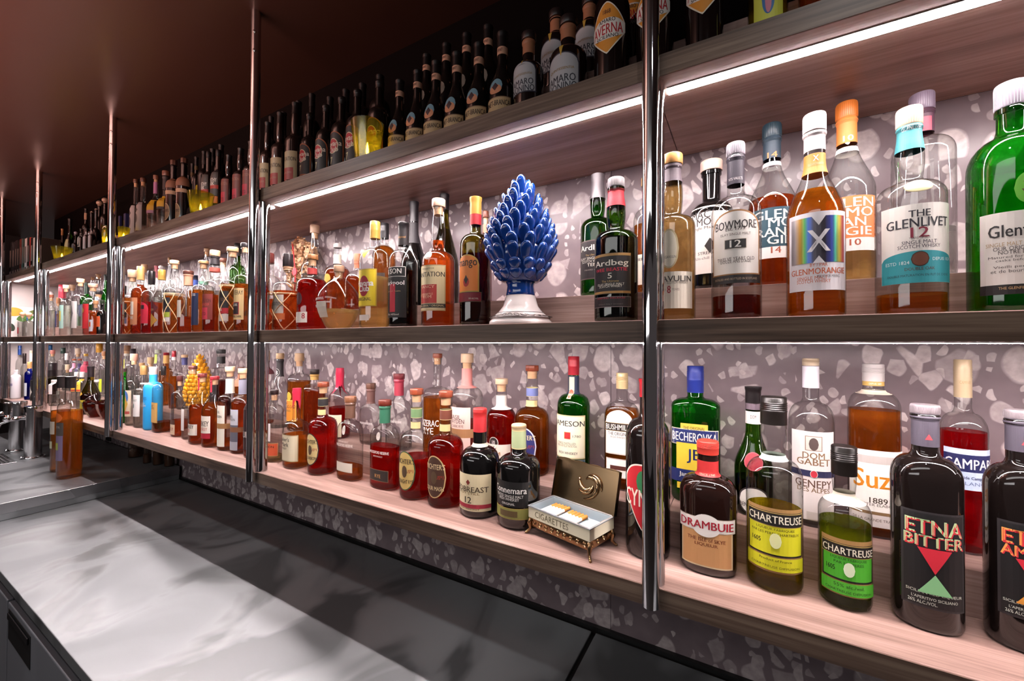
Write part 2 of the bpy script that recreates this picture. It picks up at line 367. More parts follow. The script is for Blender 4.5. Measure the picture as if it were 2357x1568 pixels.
class Body:
    """cross-section of a bottle: round at the neck, squared or flattened in the body; front faces -Y"""
    def __init__(s, p, R, n, d, seg):
        s.p, s.R, s.n, s.d, s.seg = p, R, n, d, seg
        s.nr = min(p[-1][1], R*.6)
        s.unit = []
        K = 180
        for k in range(K+1):
            a = -math.pi/2 + math.pi*k/K          # 0 at the front centre, to the back on the right side
            s.unit.append(s.sec(a))
        s.arc = [0]
        for a, b in zip(s.unit, s.unit[1:]): s.arc.append(s.arc[-1]+math.hypot(b[0]-a[0], b[1]-a[1]))
    def sec(s, a, w=1.0):
        c, q = math.cos(a), math.sin(a); e = 2/s.n
        x = math.copysign(abs(c)**e, c); y = math.copysign(abs(q)**e, q)*s.d
        return (c+(x-c)*w, q+(y-q)*w)
    def w(s, r): return max(0, min(1, (r-s.nr)/(s.R-s.nr+1e-9)))**.7
    def rings(s, p, shrink=0):
        v = []
        for z, r in p:
            w = s.w(r); rr = max(r-shrink, 1e-4)
            for k in range(s.seg):
                c = s.sec(2*math.pi*k/s.seg, w); v.append((c[0]*rr, c[1]*rr, z))
        f = []; n = s.seg
        for i in range(len(p)-1):
            for k in range(n):
                q = (k+1) % n; f.append((i*n+k, i*n+q, (i+1)*n+q, (i+1)*n+k))
        f.append(tuple(range(n-1, -1, -1)))
        return v, f
    def at(s, u, z, off):
        r = radius_at(s.p, z); w = s.w(r); a = abs(u)/s.R if s.R else 0
        if w < .5:                                # neck: plain circle
            g = u/max(r, 1e-4) if abs(u) < r*3.1 else math.copysign(3.1, u)
            return ((r+off)*math.sin(g), -(r+off)*math.cos(g), z)
        lo, hi = 0, len(s.arc)-1
        while hi-lo > 1:
            m = (lo+hi)//2
            if s.arc[m] < a: lo = m
            else: hi = m
        t = (a-s.arc[lo])/max(s.arc[hi]-s.arc[lo], 1e-9); A, B = s.unit[lo], s.unit[hi]
        x = A[0]+(B[0]-A[0])*t; y = A[1]+(B[1]-A[1])*t; dx, dy = B[0]-A[0], B[1]-A[1]; L = math.hypot(dx, dy) or 1
        nx, ny = dy/L, -dx/L
        x, y = x*r+nx*off, y*r+ny*off
        return (math.copysign(x, u), y, z)
SHAPES = {
 'rect': lambda t: (0, 1), 'oval': lambda t: (.5-.5*math.sqrt(max(0, 1-t*t)), .5+.5*math.sqrt(max(0, 1-t*t))),
 'arch': lambda t: (0, .72+.28*math.sqrt(max(0, 1-t*t))), 'kite': lambda t: (.5*abs(t), 1-.5*abs(t)),
 'kite2': lambda t: (.40*abs(t)**1.15, 1-.42*abs(t)**1.5), 'band': lambda t: (.02+.27*abs(t)**2.2, .96-.26*abs(t)**2.2),
 'pent': lambda t: (.62*abs(t)**1.2, 1-.2*abs(t)**3), 'tri': lambda t: (0, 1-abs(t)), 'itri': lambda t: (abs(t), 1)}
LIQ = {'amber': 'f6b868', 'redbrown': 'f09a5c', 'red': 'ee5446', 'dark': 'b05040', 'straw': 'fae2b0', 'pale': 'f6eac4', 'yellow': 'f4e850', 'vgreen': 'c4d860', 'green': 'a8e898', 'clear': 'fcfcfa', 'crimson': 'f83858', 'orange': 'fcbe62', 'rose': 'f4b0a8', 'black': '4a3028', 'blue': '6080e0', 'olive': 'a09a50'}
GLS = {'clear': 'f8f9f8', 'green': '50c858', 'dgreen': '7aa848', 'olive': 'a8a050', 'blue': '5a78e8'}
SOLID = {'dark': '120d0c', 'black': '0b0a0a', 'brown': '1c0e0b', 'darkbrown': '150c0b', 'skyblue': '2f9fe0', 'frost': 'd8d2d6'}
def label_mesh(body, labs, root, R, zneck):
    """labels that overlap form one part; separate ones (neck band, front label) are parts of their own"""
    for L in labs:
        if L[0] == 'raffia': raffia(body, root, L[4])
    items = sorted([L for L in labs if L[0] != 'raffia'], key=lambda L: L[1])
    groups = []
    for L in items:
        if groups and L[1] < groups[-1][0]+.0004: groups[-1][1].append(L); groups[-1][0] = max(groups[-1][0], L[2])
        else: groups.append([L[2], [L]])
    for _, g in groups:
        order = sorted(g, key=lambda L: labs.index(L))
        label_part('neck_label' if min(L[1] for L in g) > zneck else 'label', body, order, root, R)
def label_part(name, body, labs, root, R):
    verts = []; faces = []; midx = []; mats = []; idx = {}
    def mi(c):
        if c not in idx:
            idx[c] = len(mats); mats.append(holo() if c == 'holo' else plain(tuple(x*.86 for x in lin(c)), .55))
        return idx[c]
    layer = 0
    def patch(sh, z0, z1, half, c, off):
        fn = SHAPES[sh]; r = radius_at(body.p, (z0+z1)/2); full = half >= 2.6
        U = half*(R if body.w(r) >= .5 else r)
        if full: U = math.pi*r
        nu = max(6, min(40, int(half*14)+(10 if sh != 'rect' else 0))); nv = 3 if z1-z0 > .02 else 2
        if radius_at(body.p, z1) < R*.985 and z1-z0 > .012: nv = 9
        b = len(verts)
        for i in range(nu+1):
            t = -1+2*i/nu; lo, hi = fn(max(-1, min(1, t)))
            for j in range(nv+1):
                z = z0+(z1-z0)*(lo+(hi-lo)*j/nv)
                if full:
                    g = math.pi*t; rr = radius_at(body.p, z)+off; verts.append((rr*math.sin(g), -rr*math.cos(g), z))
                else: verts.append(body.at(t*U, z, off))
        for i in range(nu):
            for j in range(nv):
                a = b+i*(nv+1)+j; faces.append((a, a+nv+1, a+nv+2, a+1)); midx.append(mi(c))
        return U
    for (sh, z0, z1, half, c, prints, border) in labs:
        off = .00045 + layer*.00022; layer += 1
        r = radius_at(body.p, (z0+z1)/2)
        U = half*(R if body.w(r) >= .5 else r)
        if sh != 'bare':
            if border:
                patch(sh, z0, z1, half, border, off); off += .00022; layer += 1
                e = min(.0028, (z1-z0)*.05); patch(sh, z0+e, z1-e, max(half-e*1.1/R, half*.8), c, off)
            else: patch(sh, z0, z1, half, c, off)
        for (t, zc, h, wf, pc, u0) in prints:
            v, f = letters(t, h > .006)
            if not v: continue
            wd = 2*U*wf; off2 = off+.0003; layer += .15
            v, f = cut_strips(v, f, wd, h, R*.16)
            b = len(verts)
            for x, y in v: verts.append(body.at(x+u0*U, zc+y, off2))
            for q in f: faces.append(tuple(i+b for i in q)); midx.append(mi(pc))
    if faces: link_mesh(name, verts, faces, mats, root, midx)
def raffia(body, root, c):
    m = MB(); p = body.p; H = p[-1][0]; R = body.R
    zt = H*.56
    for z in (zt, zt*1.02): m.tube([((radius_at(p, z)+.0012)*math.cos(a), (radius_at(p, z)+.0012)*math.sin(a), z) for a in [2*math.pi*k/24 for k in range(24)]], .0012, 5, closed=True)
    for k in range(4):
        for sgn in (1, -1):
            pts = []
            for i in range(17):
                t = i/16; z = zt*(1-t)+.004; a = 2*math.pi*k/4 + .35*math.sin(k*7+sgn) + sgn*t*math.pi*.7 + .06*math.sin(9*t+k); rr = radius_at(p, z)+.0014+(.0009 if sgn > 0 else 0)
                pts.append((rr*math.cos(a), rr*math.sin(a), z))
            m.tube(pts, .0016, 5)
    m.build('raffia_net', plain(c, .8), root, smooth=True)
def make_cap(kind, col, zc, H, p, root, seg):
    nr = radius_at(p, zc)*1.06; m = MB(); mats = [plain(tuple(x*.72 for x in lin(col)), .34, .15 if kind in ('screw', 'foil') else 0)]
    name = 'cap'
    if kind == 'screw':
        h = H-zc; q = [(zc, nr), (zc+h*.45, nr*1.0)]
        for i in range(5):
            z = zc+h*(.5+.07*i); q += [(z, nr*1.03), (z+h*.03, nr*.985)]
        q += [(H-.0015, nr*1.0), (H, nr*.93), (H, .0005)]
        m.lathe(q, seg); name = 'screw_cap'
    elif kind == 'foil':
        q = []
        for i in range(9):
            t = i/8; z = zc+(H-zc)*t; q.append((z, (radius_at(p, z) if z < p[-1][0] else p[-1][1])*1.05+(.0012 if t > .8 else 0)))
        q += [(H, q[-1][1]*.9), (H, .0005)]
        m.lathe(q, seg); name = 'foil_capsule'
    elif kind in ('cork', 'octcork', 'lid'):
        k = 1.22 if kind != 'lid' else 1.10
        w = p[-1][1]*k; z0 = max(zc, p[-1][0])
        n = 8 if kind == 'octcork' else seg
        m.lathe([(z0, w*.97), (z0+.001, w), (H-.0025, w), (H-.0008, w*.97), (H, w*.92), (H, .0005)], n)
        if kind == 'lid':
            for k2 in range(36):
                a = 2*math.pi*k2/36; m.tube([(w*math.cos(a), w*math.sin(a), z0+.0015), (w*math.cos(a), w*math.sin(a), H-.0035)], w*.022, 4)
        name = 'stopper' if kind != 'lid' else 'cap'
        o = m.build(name, mats, root, angle=40)
        if kind != 'lid':
            c = MB(); r2 = p[-1][1]*.86; c.lathe([(z0-.020, r2*.93), (z0-.0005, r2)], max(10, seg//2)); c.build('cork_plug', plain('cfa27c', .8), o, angle=40)
        return
    elif kind == 'wax':
        n = seg; v = []; f = []; rows = 8
        for i in range(rows+1):
            t = i/rows
            for k in range(n):
                a = 2*math.pi*k/n; drip = max(0, math.sin(a*3+.6))**2*.030+max(0, math.sin(a*5+2))**3*.018
                z = (zc-drip)*(1-t)+(H-.001)*t; r = radius_at(p, min(z, p[-1][0]))*1.02+.0016-.0006*(1-t)+(.0012 if .66 < t < .8 else 0)
                v.append((r*math.cos(a), r*math.sin(a), z))
        b = len(v); v.append((0, 0, H+.0004))
        for i in range(rows):
            for k in range(n):
                q = (k+1) % n; f.append((i*n+k, i*n+q, (i+1)*n+q, (i+1)*n+k))
        for k in range(n): f.append((rows*n+k, rows*n+(k+1) % n, b))
        m.add(v, f); mats = [plain(tuple(x*.8 for x in lin(col)), .28, 0, .3)]; name = 'wax_seal'
    elif kind == 'ball':
        r = (H-zc)*.5; q = [(zc-.012, nr*.6), (zc-.001, nr*.7), (zc, nr*1.15), (zc+.003, nr*1.15)]
        for i in range(1, 9):
            a = -math.pi/2+math.pi*i/9; q.append((zc+.003+(r-.0015)*(1+math.sin(a)), max(nr*.5, r*1.0*math.cos(a))))
        q.append((H, .0005)); m.lathe(q, 12); mats = [plain(col, .15, 0, .5)]; name = 'ball_stopper'
    m.build(name, mats, root, angle=50)
def bottle(row):
    X, Y, Z, H, R, prof, n, d, rot, gl, liq, cap, labs, desc, group = row
    root = empty('liquor_bottle', (X, Y, Z+EYE), desc, 'bottle', group, rot)
    D = math.hypot(X, Y); seg = 48 if D < 1.1 else (32 if D < 2 else 20)
    kind, ccol, zc = cap
    top = {'screw': H-.002, 'foil': H-.002, 'wax': H-.004, 'cork': zc+.0005, 'octcork': zc+.0005, 'lid': zc+.0005, 'ball': zc}[kind]
    p = profile(prof[0], H, R, prof[1], prof[2], prof[3], top)
    if kind in ('cork', 'octcork', 'lid', 'ball'):      # glass lip
        z, r = p[-1]; p = [q for q in p if q[0] < z-.009]+[(z-.008, radius_at(p, z-.008)), (z-.0075, r*1.13), (z-.001, r*1.13), (z, r*1.02)]
    b = Body(p, R, n, d, seg)
    v, f = b.rings(p)
    if gl in GLS: gm = glass(GLS[gl])
    elif gl == 'frost': gm = plain(SOLID[gl], .5)
    elif gl == 'skyblue': gm = plain(SOLID[gl], .3)
    else: gm = plain(SOLID[gl], .07, 0, .6)
    link_mesh('glass_body', v, f, gm, root, None, True, 55)
    if liq:
        c, lz = liq
        q = [(max(z, .0035), r) for z, r in p if z < lz-.0006]
        q = [x for i, x in enumerate(q) if i == 0 or x[0] > q[i-1][0]+1e-6]
        q.append((lz, radius_at(p, lz)))
        lv, lf = b.rings(q, .0016); m = len(q)
        lf.append(tuple((m-1)*seg+k for k in range(seg)))
        link_mesh('liquid', lv, lf, liquid(LIQ[c]), root, None, True, 50)
    make_cap(kind, ccol, zc, H, p, root, max(14, seg*2//3))
    label_mesh(b, labs, root, R, prof[2]*H*.97)
    return root
# ------------------------------------------------------------------ the setting (heights relative to the camera, EYE added)
YF, YB = .7157, 1.0435
XL, XR = -4.84, 1.25
def struct(o): return tag(o, kind='structure')
struct(box_obj('wall_back', XL-.3, XR+.4, YB, YB+.1, -.745, .4566, TERR))
struct(box_obj('wall_back_upper', XL-.3, XR+.4, YB+.001, YB+.1, .4566, 1.06, plain('070404', .8, 0, 0, .05)))
struct(box_obj('wall_back_lower', XL-.3, XR+.4, YB, YB+.1, -1.5, -.745, plain('2a2422', .7)))
struct(box_obj('ceiling', -8, 3, -3.5, YB+.2, 1.056, 1.12, plain((.050, .022, .016), .34, .0, .0, .7)))
struct(box_obj('floor', -8, 3, -3.5, YB+.2, -1.56, -1.5, plain('2c2826', .5)))
struct(box_obj('wall_left', XL-.12, XL, YF+.004, YB, -.405, .4566, plain('d8ccc8', .5)))
struct(box_obj('wall_left_upper', XL-1.5, XL-1.4, -3.5, YB, -1.5, 1.056, plain('181010', .7)))
struct(box_obj('trim_1', XL, XR, YB-.012, YB-.0005, -.745, -.733, plain('0c0b0b', .4)))
SEAM = -.137
def shelf(name, z0, z1, label):
    root = empty(name, (SEAM, YF, z1+EYE), label, 'shelf')
    for a, b in ((XL, SEAM-.0006), (SEAM+.0006, XR)):
        o = MB(); o.box(a-SEAM, b-SEAM, 0, YB-YF, z0-z1, 0, 0, .0012); o.build('board', WOODP, root)
        e = MB(); e.box(a-SEAM+.0004, b-SEAM-.0004, -.0014, -.0001, z0-z1+.0008, -.0012); e.build('front_strip', WOODE, root)  # thin front strip in a darker, browner wood tone
    return root
sh_low = shelf('wooden_shelf', -.4408, -.4054, 'lowest walnut shelf board, brightly lit, above the terrazzo splashback')
sh_mid = shelf('wooden_shelf', .0063, .0443, 'middle walnut shelf board at eye level')
sh_top = shelf('wooden_shelf', .4566, .4947, 'upper walnut shelf board with the bright strip under its front')
def riser(y, z0, z1, label, xl=XL):
    r = empty('bottle_riser', (SEAM, y, z0+EYE), label, 'shelf riser')
    for a, b in ((xl, SEAM-.0006), (SEAM+.0006, XR)):
        o = MB(); o.box(a-SEAM, b-SEAM, 0, YB-y-.0005, 0, z1-z0, 0, .001); o.build('step_block', WOODP, r)
riser(.8766, -.4054, -.3343, 'long wooden step carrying the back row on the lowest shelf')
riser(.8686, .0443, .1128, 'long wooden step carrying the back row on the middle shelf', -4.74)
riser(.8950, .4947, .6350, 'long wooden step carrying the back row on the top shelf')
# chrome poles
PX = [-.1364-1.2101*i for i in range(4)]+[-4.70]
PD = ['nearest tall chrome pole, right of the picture centre', 'second tall chrome pole, beside the raffia netted rums', 'third tall chrome pole, beside the steel counter bottles', 'fourth tall chrome pole, near the beer tower', 'farthest chrome pole at the left picture edge']
PY = .6995
def pole(x, label):
    root = empty('chrome_pole', (x, PY, -.43+EYE), label, 'pole', 'chrome poles carrying the shelves')
    m = MB(); m.lathe([(0, .0125), (.0012, .0138), (1.056+.43, .0138)], 40); m.build('tube', CHROME, root, angle=40)
    for z0, z1 in ((-.4054, .0063), (.0443, .4566)):
        s = MB(); s.lathe([(0, .0165), (z1-z0, .0165)], 32, (0, .0325, z0+.43)); s.build('inner_sleeve', CHROME, root, angle=40)
    for z in (.985, .925):
        s = MB(); s.lathe([(0, .005), (.002, .0045), (.0028, .002)], 10); o = s.build('bolt', plain((.5, .48, .47), .25, 1), root, angle=40, loc=(.0095, -.0098, z+.43)); o.rotation_euler = (math.radians(90), 0, math.radians(44))
for x, l in zip(PX, PD): pole(x, l)
# led strips: a diffuser channel with the glowing strip, one length per bay
XS = [XR]+PX
def led(x0, x1, y, z, wdt, label, power, h=.0018):
    root = empty('led_strip', ((x0+x1)/2, y, z+EYE), label, 'light strip', 'light strips under the shelves')
    L = (x1-x0)/2
    m = MB(); m.box(-L, L, -wdt/2-.0015, wdt/2+.0015, -.0012, -.0002); m.build('channel', plain('6a6260', .5, .3), root)
    m = MB(); m.box(-L, L, -wdt/2, wdt/2, -h, -.0013); m.build('diffuser', emit(LED_COL, power), root)
bay = ['right of the nearest pole', 'between the first and second poles', 'between the second and third poles', 'between the third and fourth poles', 'in the left end bay']
for i in range(5):
    a, b = XS[i+1]+.017, XS[i]-.017
    led(a, b, .7640, .4566, .0200, 'glowing white strip under the upper shelf, '+bay[i], LED_POWER)
    led(a, b, .7375, .0063, .008, 'glowing white strip under the middle shelf, '+bay[i], LED_POWER_LOW)
# steel worktop in two sheets, the gap between them, and the raised station at the left
ZC = -.745
def worktop(x0, x1, label):
    root = empty('steel_worktop', (x0, .322, ZC+EYE), label, 'worktop')
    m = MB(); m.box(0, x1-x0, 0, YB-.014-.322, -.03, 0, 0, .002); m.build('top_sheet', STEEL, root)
worktop(-2.699, -.349, 'long brushed steel worktop sheet with darker patches, below the shelves')
worktop(-.338, XR, 'shorter brushed steel worktop sheet at the bottom right, past the dark gap')
struct(box_obj('trim_2', -.349, -.338, .324, YB-.014, ZC-.03, ZC-.006, plain('0a0909', .6)))
st = empty('steel_station', (-2.699, .40, ZC+EYE), 'raised steel beer station top at the left end of the worktop', 'counter')
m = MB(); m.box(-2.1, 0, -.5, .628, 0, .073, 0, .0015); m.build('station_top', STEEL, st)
for y in (.085, .36, .55):
    m = MB(); m.lathe([(0, .0075), (.002, .007), (.0025, .004), (.0012, .0035), (.0012, .0002)], 16); o = m.build('screw', plain((.7, .7, .7), .25, 1), st, angle=35, loc=(.0003, y, .045)); o.rotation_euler = (0, math.radians(90), 0)
m = MB(); m.box(0, .003, -.5, .628, .045-.0165, .073, 0, .001); m.build('edge_angle', STEEL2, st)
# refrigerated cabinets under the worktop
def cabinet(x0, x1, label):
    r = empty('steel_cabinet', (x0, .345, -1.5+EYE), label, 'cabinet')
    w_ = x1-x0
    m = MB(); m.box(0, w_, 0, .6, .05, .72, 0, .001); m.build('body', plain('4a4a4e', .45, .2), r)
    m = MB(); m.box(.006, w_-.006, -.016, -.0005, .06, .675, 0, .003); d = m.build('door', plain('7a7c82', .4, .25), r)
    m = MB()
    m.box(.02, w_*.42, -.0175, -.0162, .565, .66, 0, .0008); m.build('recessed_handle', plain('0b0b0c', .5), d)
    m = MB(); m.box(.03, w_*.40, -.022, -.0178, .632, .652, 0, .002); m.build('handle_lip', plain('1a1a1c', .35), d)
cabinet(-2.69, -2.05, 'dark steel cabinet door with black recessed handle at the left picture edge')
cabinet(-2.045, -1.40, 'dark steel cabinet door with black recessed handle, right of the first one')
cabinet(-1.395, -.36, 'dark steel cabinet below the middle of the worktop')
# ------------------------------------------------------------------ ceramic pine cones
def pine_cone(X, Y, Z, H, R, cols, foot, label, seed, bumpy=False):
    rnd = random.Random(seed)
    root = empty('ceramic_pine_cone', (X, Y, Z+EYE), label, 'ornament')
    z0 = .30*H if foot else .05*H
    prof = lambda t: R*(.62+.38*math.sin(min(1, t/.30)*math.pi/2)) if t < .30 else R*(1-((t-.30)/.70)**1.35*.93)
    core = MB(); q = [(z0+(H-z0)*i/14*.97, prof(i/14)*.80) for i in range(15)]; core.lathe(q, 28)
    mat = plain(cols[0], .12 if not bumpy else .3, 0, .5)
    core.build('cone_core', mat, root, angle=60)
    sc = MB(); rows = 12 if not bumpy else 14; pale = plain('5f7fc4', .12, 0, .5)
    for i in range(rows):
        t = (i+.2)/rows; r = prof(t)*.83; z = z0+(H-z0)*t*.93; n = max(3, int(2*math.pi*r/(R*((.40 if t > .2 else .33) if not bumpy else .30))))
        for k in range(n):
            a = 2*math.pi*(k+.5*(i % 2))/n+rnd.uniform(-.07, .07)
            s = R*.20*(1-.22*t) if not bumpy else R*.165*(1-.3*t)
            Ls = (H-z0)*(.10 if t > .14 else .062)*(1 if not bumpy else .40)
            tilt = .62 - .5*t if not bumpy else .3       # how far the scale leans outwards
            ca, sa = math.cos(a), math.sin(a); v = []; f = []
            U8, V8 = 16, 8
            for j in range(V8+1):
                ph = -math.pi/2+math.pi*j/V8
                for l in range(U8):
                    th = 2*math.pi*l/U8
                    x = math.cos(ph)*math.cos(th); y = math.cos(ph)*math.sin(th); zz = math.sin(ph)
                    w_ = s*(.62+.38*(zz+1)/2) if not bumpy else s
                    px, py, pz = x*w_*.62, y*w_, zz*Ls        # px outwards
                    if not bumpy and x > 0 and zz > -.7: px -= .30*w_*math.cos(ph)*(1-abs(y))*max(0, .75-abs(zz-.0))   # dished front
                    pz2 = pz*math.cos(tilt)-px*math.sin(tilt); px2 = px*math.cos(tilt)+pz*math.sin(tilt)
                    rad = r+s*.25+px2
                    v.append((rad*ca-py*sa, rad*sa+py*ca, z+Ls*.75+pz2))
            for j in range(V8):
                for l in range(U8):
                    q2 = (l+1) % U8; f.append((j*U8+l, j*U8+q2, (j+1)*U8+q2, (j+1)*U8+l))
            sc.add(v, f)
            if not bumpy:      # the glaze runs thin and pale along the rim of every scale
                for e in range(V8*U8):
                    j, l = divmod(e, U8)
                    if (l in (3, 4, 11, 12) and j > 1) or (j == V8-1): sc.m[-V8*U8+e] = 1
    sc.build('scales', [mat, pale], root, smooth=True)
    if foot:
        s = MB(); s.lathe([(.205*H, R*.40), (.225*H, R*.385), (.27*H, R*.36), (z0+.01, R*.44)], 36); s.build('stem', mat, root, smooth=True)
        b = MB(); b.lathe([(0, R*.83), (.008*H, R*.85), (.025*H, R*.84), (.045*H, R*.76), (.048*H, R*.80), (.085*H, R*.62), (.13*H, R*.48), (.205*H, R*.395)], 40)
        fo = b.build('foot', plain('e8dcd8', .15, 0, .5), root, smooth=True)
        p = MB()
        for k in range(26):
            a = 2*math.pi*k/26; zc = .064*H; rr = R*.724; cx, cy2 = math.cos(a), math.sin(a)
            ring = []
            for l in range(12):
                g = 2*math.pi*l/12; du = .0052*math.cos(g); dz = .0030*math.sin(g)
                ring.append(((rr-dz*.85*R/.0035*.0035/ R*5)*cx-du*cy2, (rr-dz*.85*5*.2)*cy2+du*cx, zc+dz))
            p.tube(ring, .0006, 4, closed=True)
        p.build('painted_rings', plain('4a342c', .4), fo)
        for zz, rr in ((.049*H, R*.801), (.083*H, R*.633)):
            g = MB(); g.tube([(rr*math.cos(2*math.pi*k/40), rr*math.sin(2*math.pi*k/40), zz) for k in range(40)], .0008, 5, closed=True); g.build('painted_line', plain('5a4a48', .4), fo)
pine_cone(-0.4348, 0.7930, .0443, 0.3217, 0.0825, ['123a86'], True, 'glossy blue ceramic pine cone on a white footed base, centre of the middle shelf', 3)
pine_cone(-2.3129, 0.9570, -.3343, 0.2943, 0.0675, ['e8a018'], False, 'matt golden yellow ceramic pine cone at the back of the lowest shelf', 5, True)

# ------------------------------------------------------------------ cigarette box
def cigarette_box():
    B0 = Vector((-0.4060,0.7800,0)); e1 = Vector((0.1520,-0.0430,0)); L = e1.length; ang = math.atan2(e1.y, e1.x)
    root = empty('cigarette_box', (B0.x, B0.y, -.4054+EYE), 'small gilt cigarette box with open lid, standing on the front of the lowest shelf', 'box', rot=ang)
    W_ = 0.0835
    gold = BRASS
    m = MB(); m.box(.004, L-.004, .003, W_-.003, .016, .036, 0, .002)
    for k in range(9):
        for (px, py, ax) in ((.014+k*(L-.028)/8, .0028, 0),):
            for rr in (.0042, .0022): m.tube([(px+rr*math.cos(g), py-.0004, .026+rr*math.sin(g)) for g in [2*math.pi*i/10 for i in range(10)]], .0008, 4, closed=True)
    for k in range(4):
        py = .012+k*(W_-.024)/3
        for rr in (.0042, .0022): m.tube([(L-.0036, py+rr*math.cos(g), .026+rr*math.sin(g)) for g in [2*math.pi*i/10 for i in range(10)]], .0008, 4, closed=True)
    m.build('gilt_base', gold, root, angle=40)
    for px, py in ((0, 0), (L, 0), (L, W_), (0, W_)):
        sx = -1 if px == 0 else 1; sy = -1 if py == 0 else 1
        l = MB(); l.tube([(px-sx*.004, py-sy*.004, .036), (px-sx*.001, py-sy*.001, .024), (px-sx*.003, py-sy*.003, .012), (px+sx*.003, py+sy*.003, .003), (px+sx*.005, py+sy*.005, .0035)], [.003, .005, .0032, .0028, .003], 8); l.build('leg', gold, root, smooth=True)
    m = MB(); t = .0025; z0, z1 = .036, .058
    m.box(0, L, 0, t, z0, z1); m.box(0, L, W_-t, W_, z0, z1); m.box(0, t, t, W_-t, z0, z1); m.box(L-t, L, t, W_-t, z0, z1)
    body = m.build('cream_band', plain('e4dcc0', .35, 0, .3), root)
    m = MB(); m.box(t, L-t, t, W_-t, z0, z0+.004); 
    for a in ((t, L-t, t, t+.0008), (t, L-t, W_-t-.0008, W_-t), (t, t+.0008, t, W_-t), (L-t-.0008, L-t, t, W_-t)): m.box(*a, z0+.004, z1+.001)
    m.build('pale_blue_lining', plain('a8b8c0', .4), root)
    m = MB(); e = .0015
    for a in ((-e, L+e, -e, .003), (-e, L+e, W_-.003, W_+e), (-e, .003, .003, W_-.003), (L-.003, L+e, .003, W_-.003)): m.box(*a, z1+.0008, z1+.0026)
    m.build('rim', plain('c4ccd0', .25, .6), root)
    v, f = letters('CIGARETTES', False); n = MB(); n.add([(L*.40+x*L*.56, -.0003, (z0+z1)/2+y*.0125) for x, y in v], f); n.build('lettering', plain('6a6248', .6), body)
    # lid, leaning back, with a raised relief inside
    lid = MB(); ld = W_*1.04; K = 22
    def P(u, w, o=0):   # u along, w up the lid, o towards the front
        th = math.radians(14); return (u, W_+.002+w*math.sin(th)-o*math.cos(th), z1+.002+w*math.cos(th)+o*math.sin(th))
    v = []; f = []
    for i in range(K+1):
        u = -.003+(L+.006)*i/K; top = ld+.0025*abs(math.sin(i*math.pi/K*4))
        for w in (0, top): v.append(P(u, w, .0))
        for w in (top, 0): v.append(P(u, w, -.004))
    for i in range(K):
        for j in range(4):
            a = i*4+j; b = i*4+(j+1) % 4; f.append((a, b, b+4, a+4))
    f.append((0, 3, 2, 1)); f.append((K*4, K*4+1, K*4+2, K*4+3))
    lid.add(v, f)
    for u0, u1, w0, w1 in ((-.003, L+.003, ld-.004, ld), (-.003, .001, 0, ld), (L-.001, L+.003, 0, ld)):
        q = [P(u, w, o) for o in (.0, .007) for u, w in ((u0, w0), (u1, w0), (u1, w1), (u0, w1))]
        lid.add(q, [(3, 2, 1, 0), (4, 5, 6, 7), (0, 1, 5, 4), (1, 2, 6, 5), (2, 3, 7, 6), (3, 0, 4, 7)])
    lo = lid.build('lid', plain((.30, .20, .11), .22, 1), root, angle=40)
    rnd = random.Random(2); rl = MB()
    for k in range(9):
        a0 = rnd.uniform(0, 6.28); rr = rnd.uniform(.016, .034); cu, cw = L*.55, ld*.55
        pts = []
        for i in range(9):
            tt = i/8; a = a0+tt*2.0; r2 = rr*(1-.5*tt); pts.append(P(cu+r2*math.cos(a)*1.1, cw+r2*math.sin(a), .0008+.0018*math.sin(tt*math.pi)))
        rl.tube(pts, [.0006+.0032*math.sin(math.pi*min(1, i/8+.06)) for i in range(9)], 6)
    rl.build('relief_ornament', plain((.42, .29, .16), .18, 1), lo, smooth=True)
    cyl = lambda o, p, q, r, mi: o.tube([p, q], r, 12, mi)
    mt = [plain('f0e6da', .7), plain('c8883c', .7)]
    spots = [(.016+.0088*k, .004, .046+.0005*k, 'left bundle') for k in range(5)]+[(.064+.0088*k, -.002, .045, 'right bundle') for k in range(5)]+[(L-.012, 0, .049, 'lone')]
    for k, (x, dy, z, gname) in enumerate(spots):
        c = MB(); y0, y1 = .006+max(0, dy), W_-.010+dy*.5
        y0, y1 = max(.005, y0), min(W_-.005, y1)
        c2 = empty('cigarette', (B0.x, B0.y, -.4054+EYE), None, 'cigarette', rot=ang)
        c2['label'] = ['cigarette with orange filter in the left bundle of the gilt box', 'cigarette with orange filter in the right bundle of the gilt box', 'single cigarette leaning at the right end of the gilt box'][0 if k < 5 else (1 if k < 10 else 2)]
        c2['group'] = ['left bundle of cigarettes', 'right bundle of cigarettes', 'lone cigarette'][0 if k < 5 else (1 if k < 10 else 2)]
        a, b = Vector((x, y0, z)), Vector((x, y1, z)); s = b-(b-a)*.3
        t1 = MB(); t1.tube([a, s], .0039, 12); t1.build('paper', mt[0], c2, angle=40)
        t2 = MB(); t2.tube([s, b], .0040, 12); t2.build('filter', mt[1], c2, angle=40)
    card = empty('note_card', (B0.x, B0.y, -.4054+EYE), 'small white handwritten card inside the gilt box', 'card', rot=ang)
    c = MB(); c.box(.112, L-.018, .006, W_-.006, .0405, .0412); c.build('card_sheet', plain('e4e8ea', .7), card)
    t = MB()
    for s, fy, ww in (('DISPONIBLE', .68, .8), ('AU', .42, .25), ('bar', .2, .3)):
        v, f = letters(s, False); wd = (L-.018-.112)*ww; t.add([((.112+L-.018)/2+x*wd, W_*fy+y*.0085, .0416) for x, y in v], f)
    t.build('lettering', plain('9a8a50', .6), card)
cigarette_box()

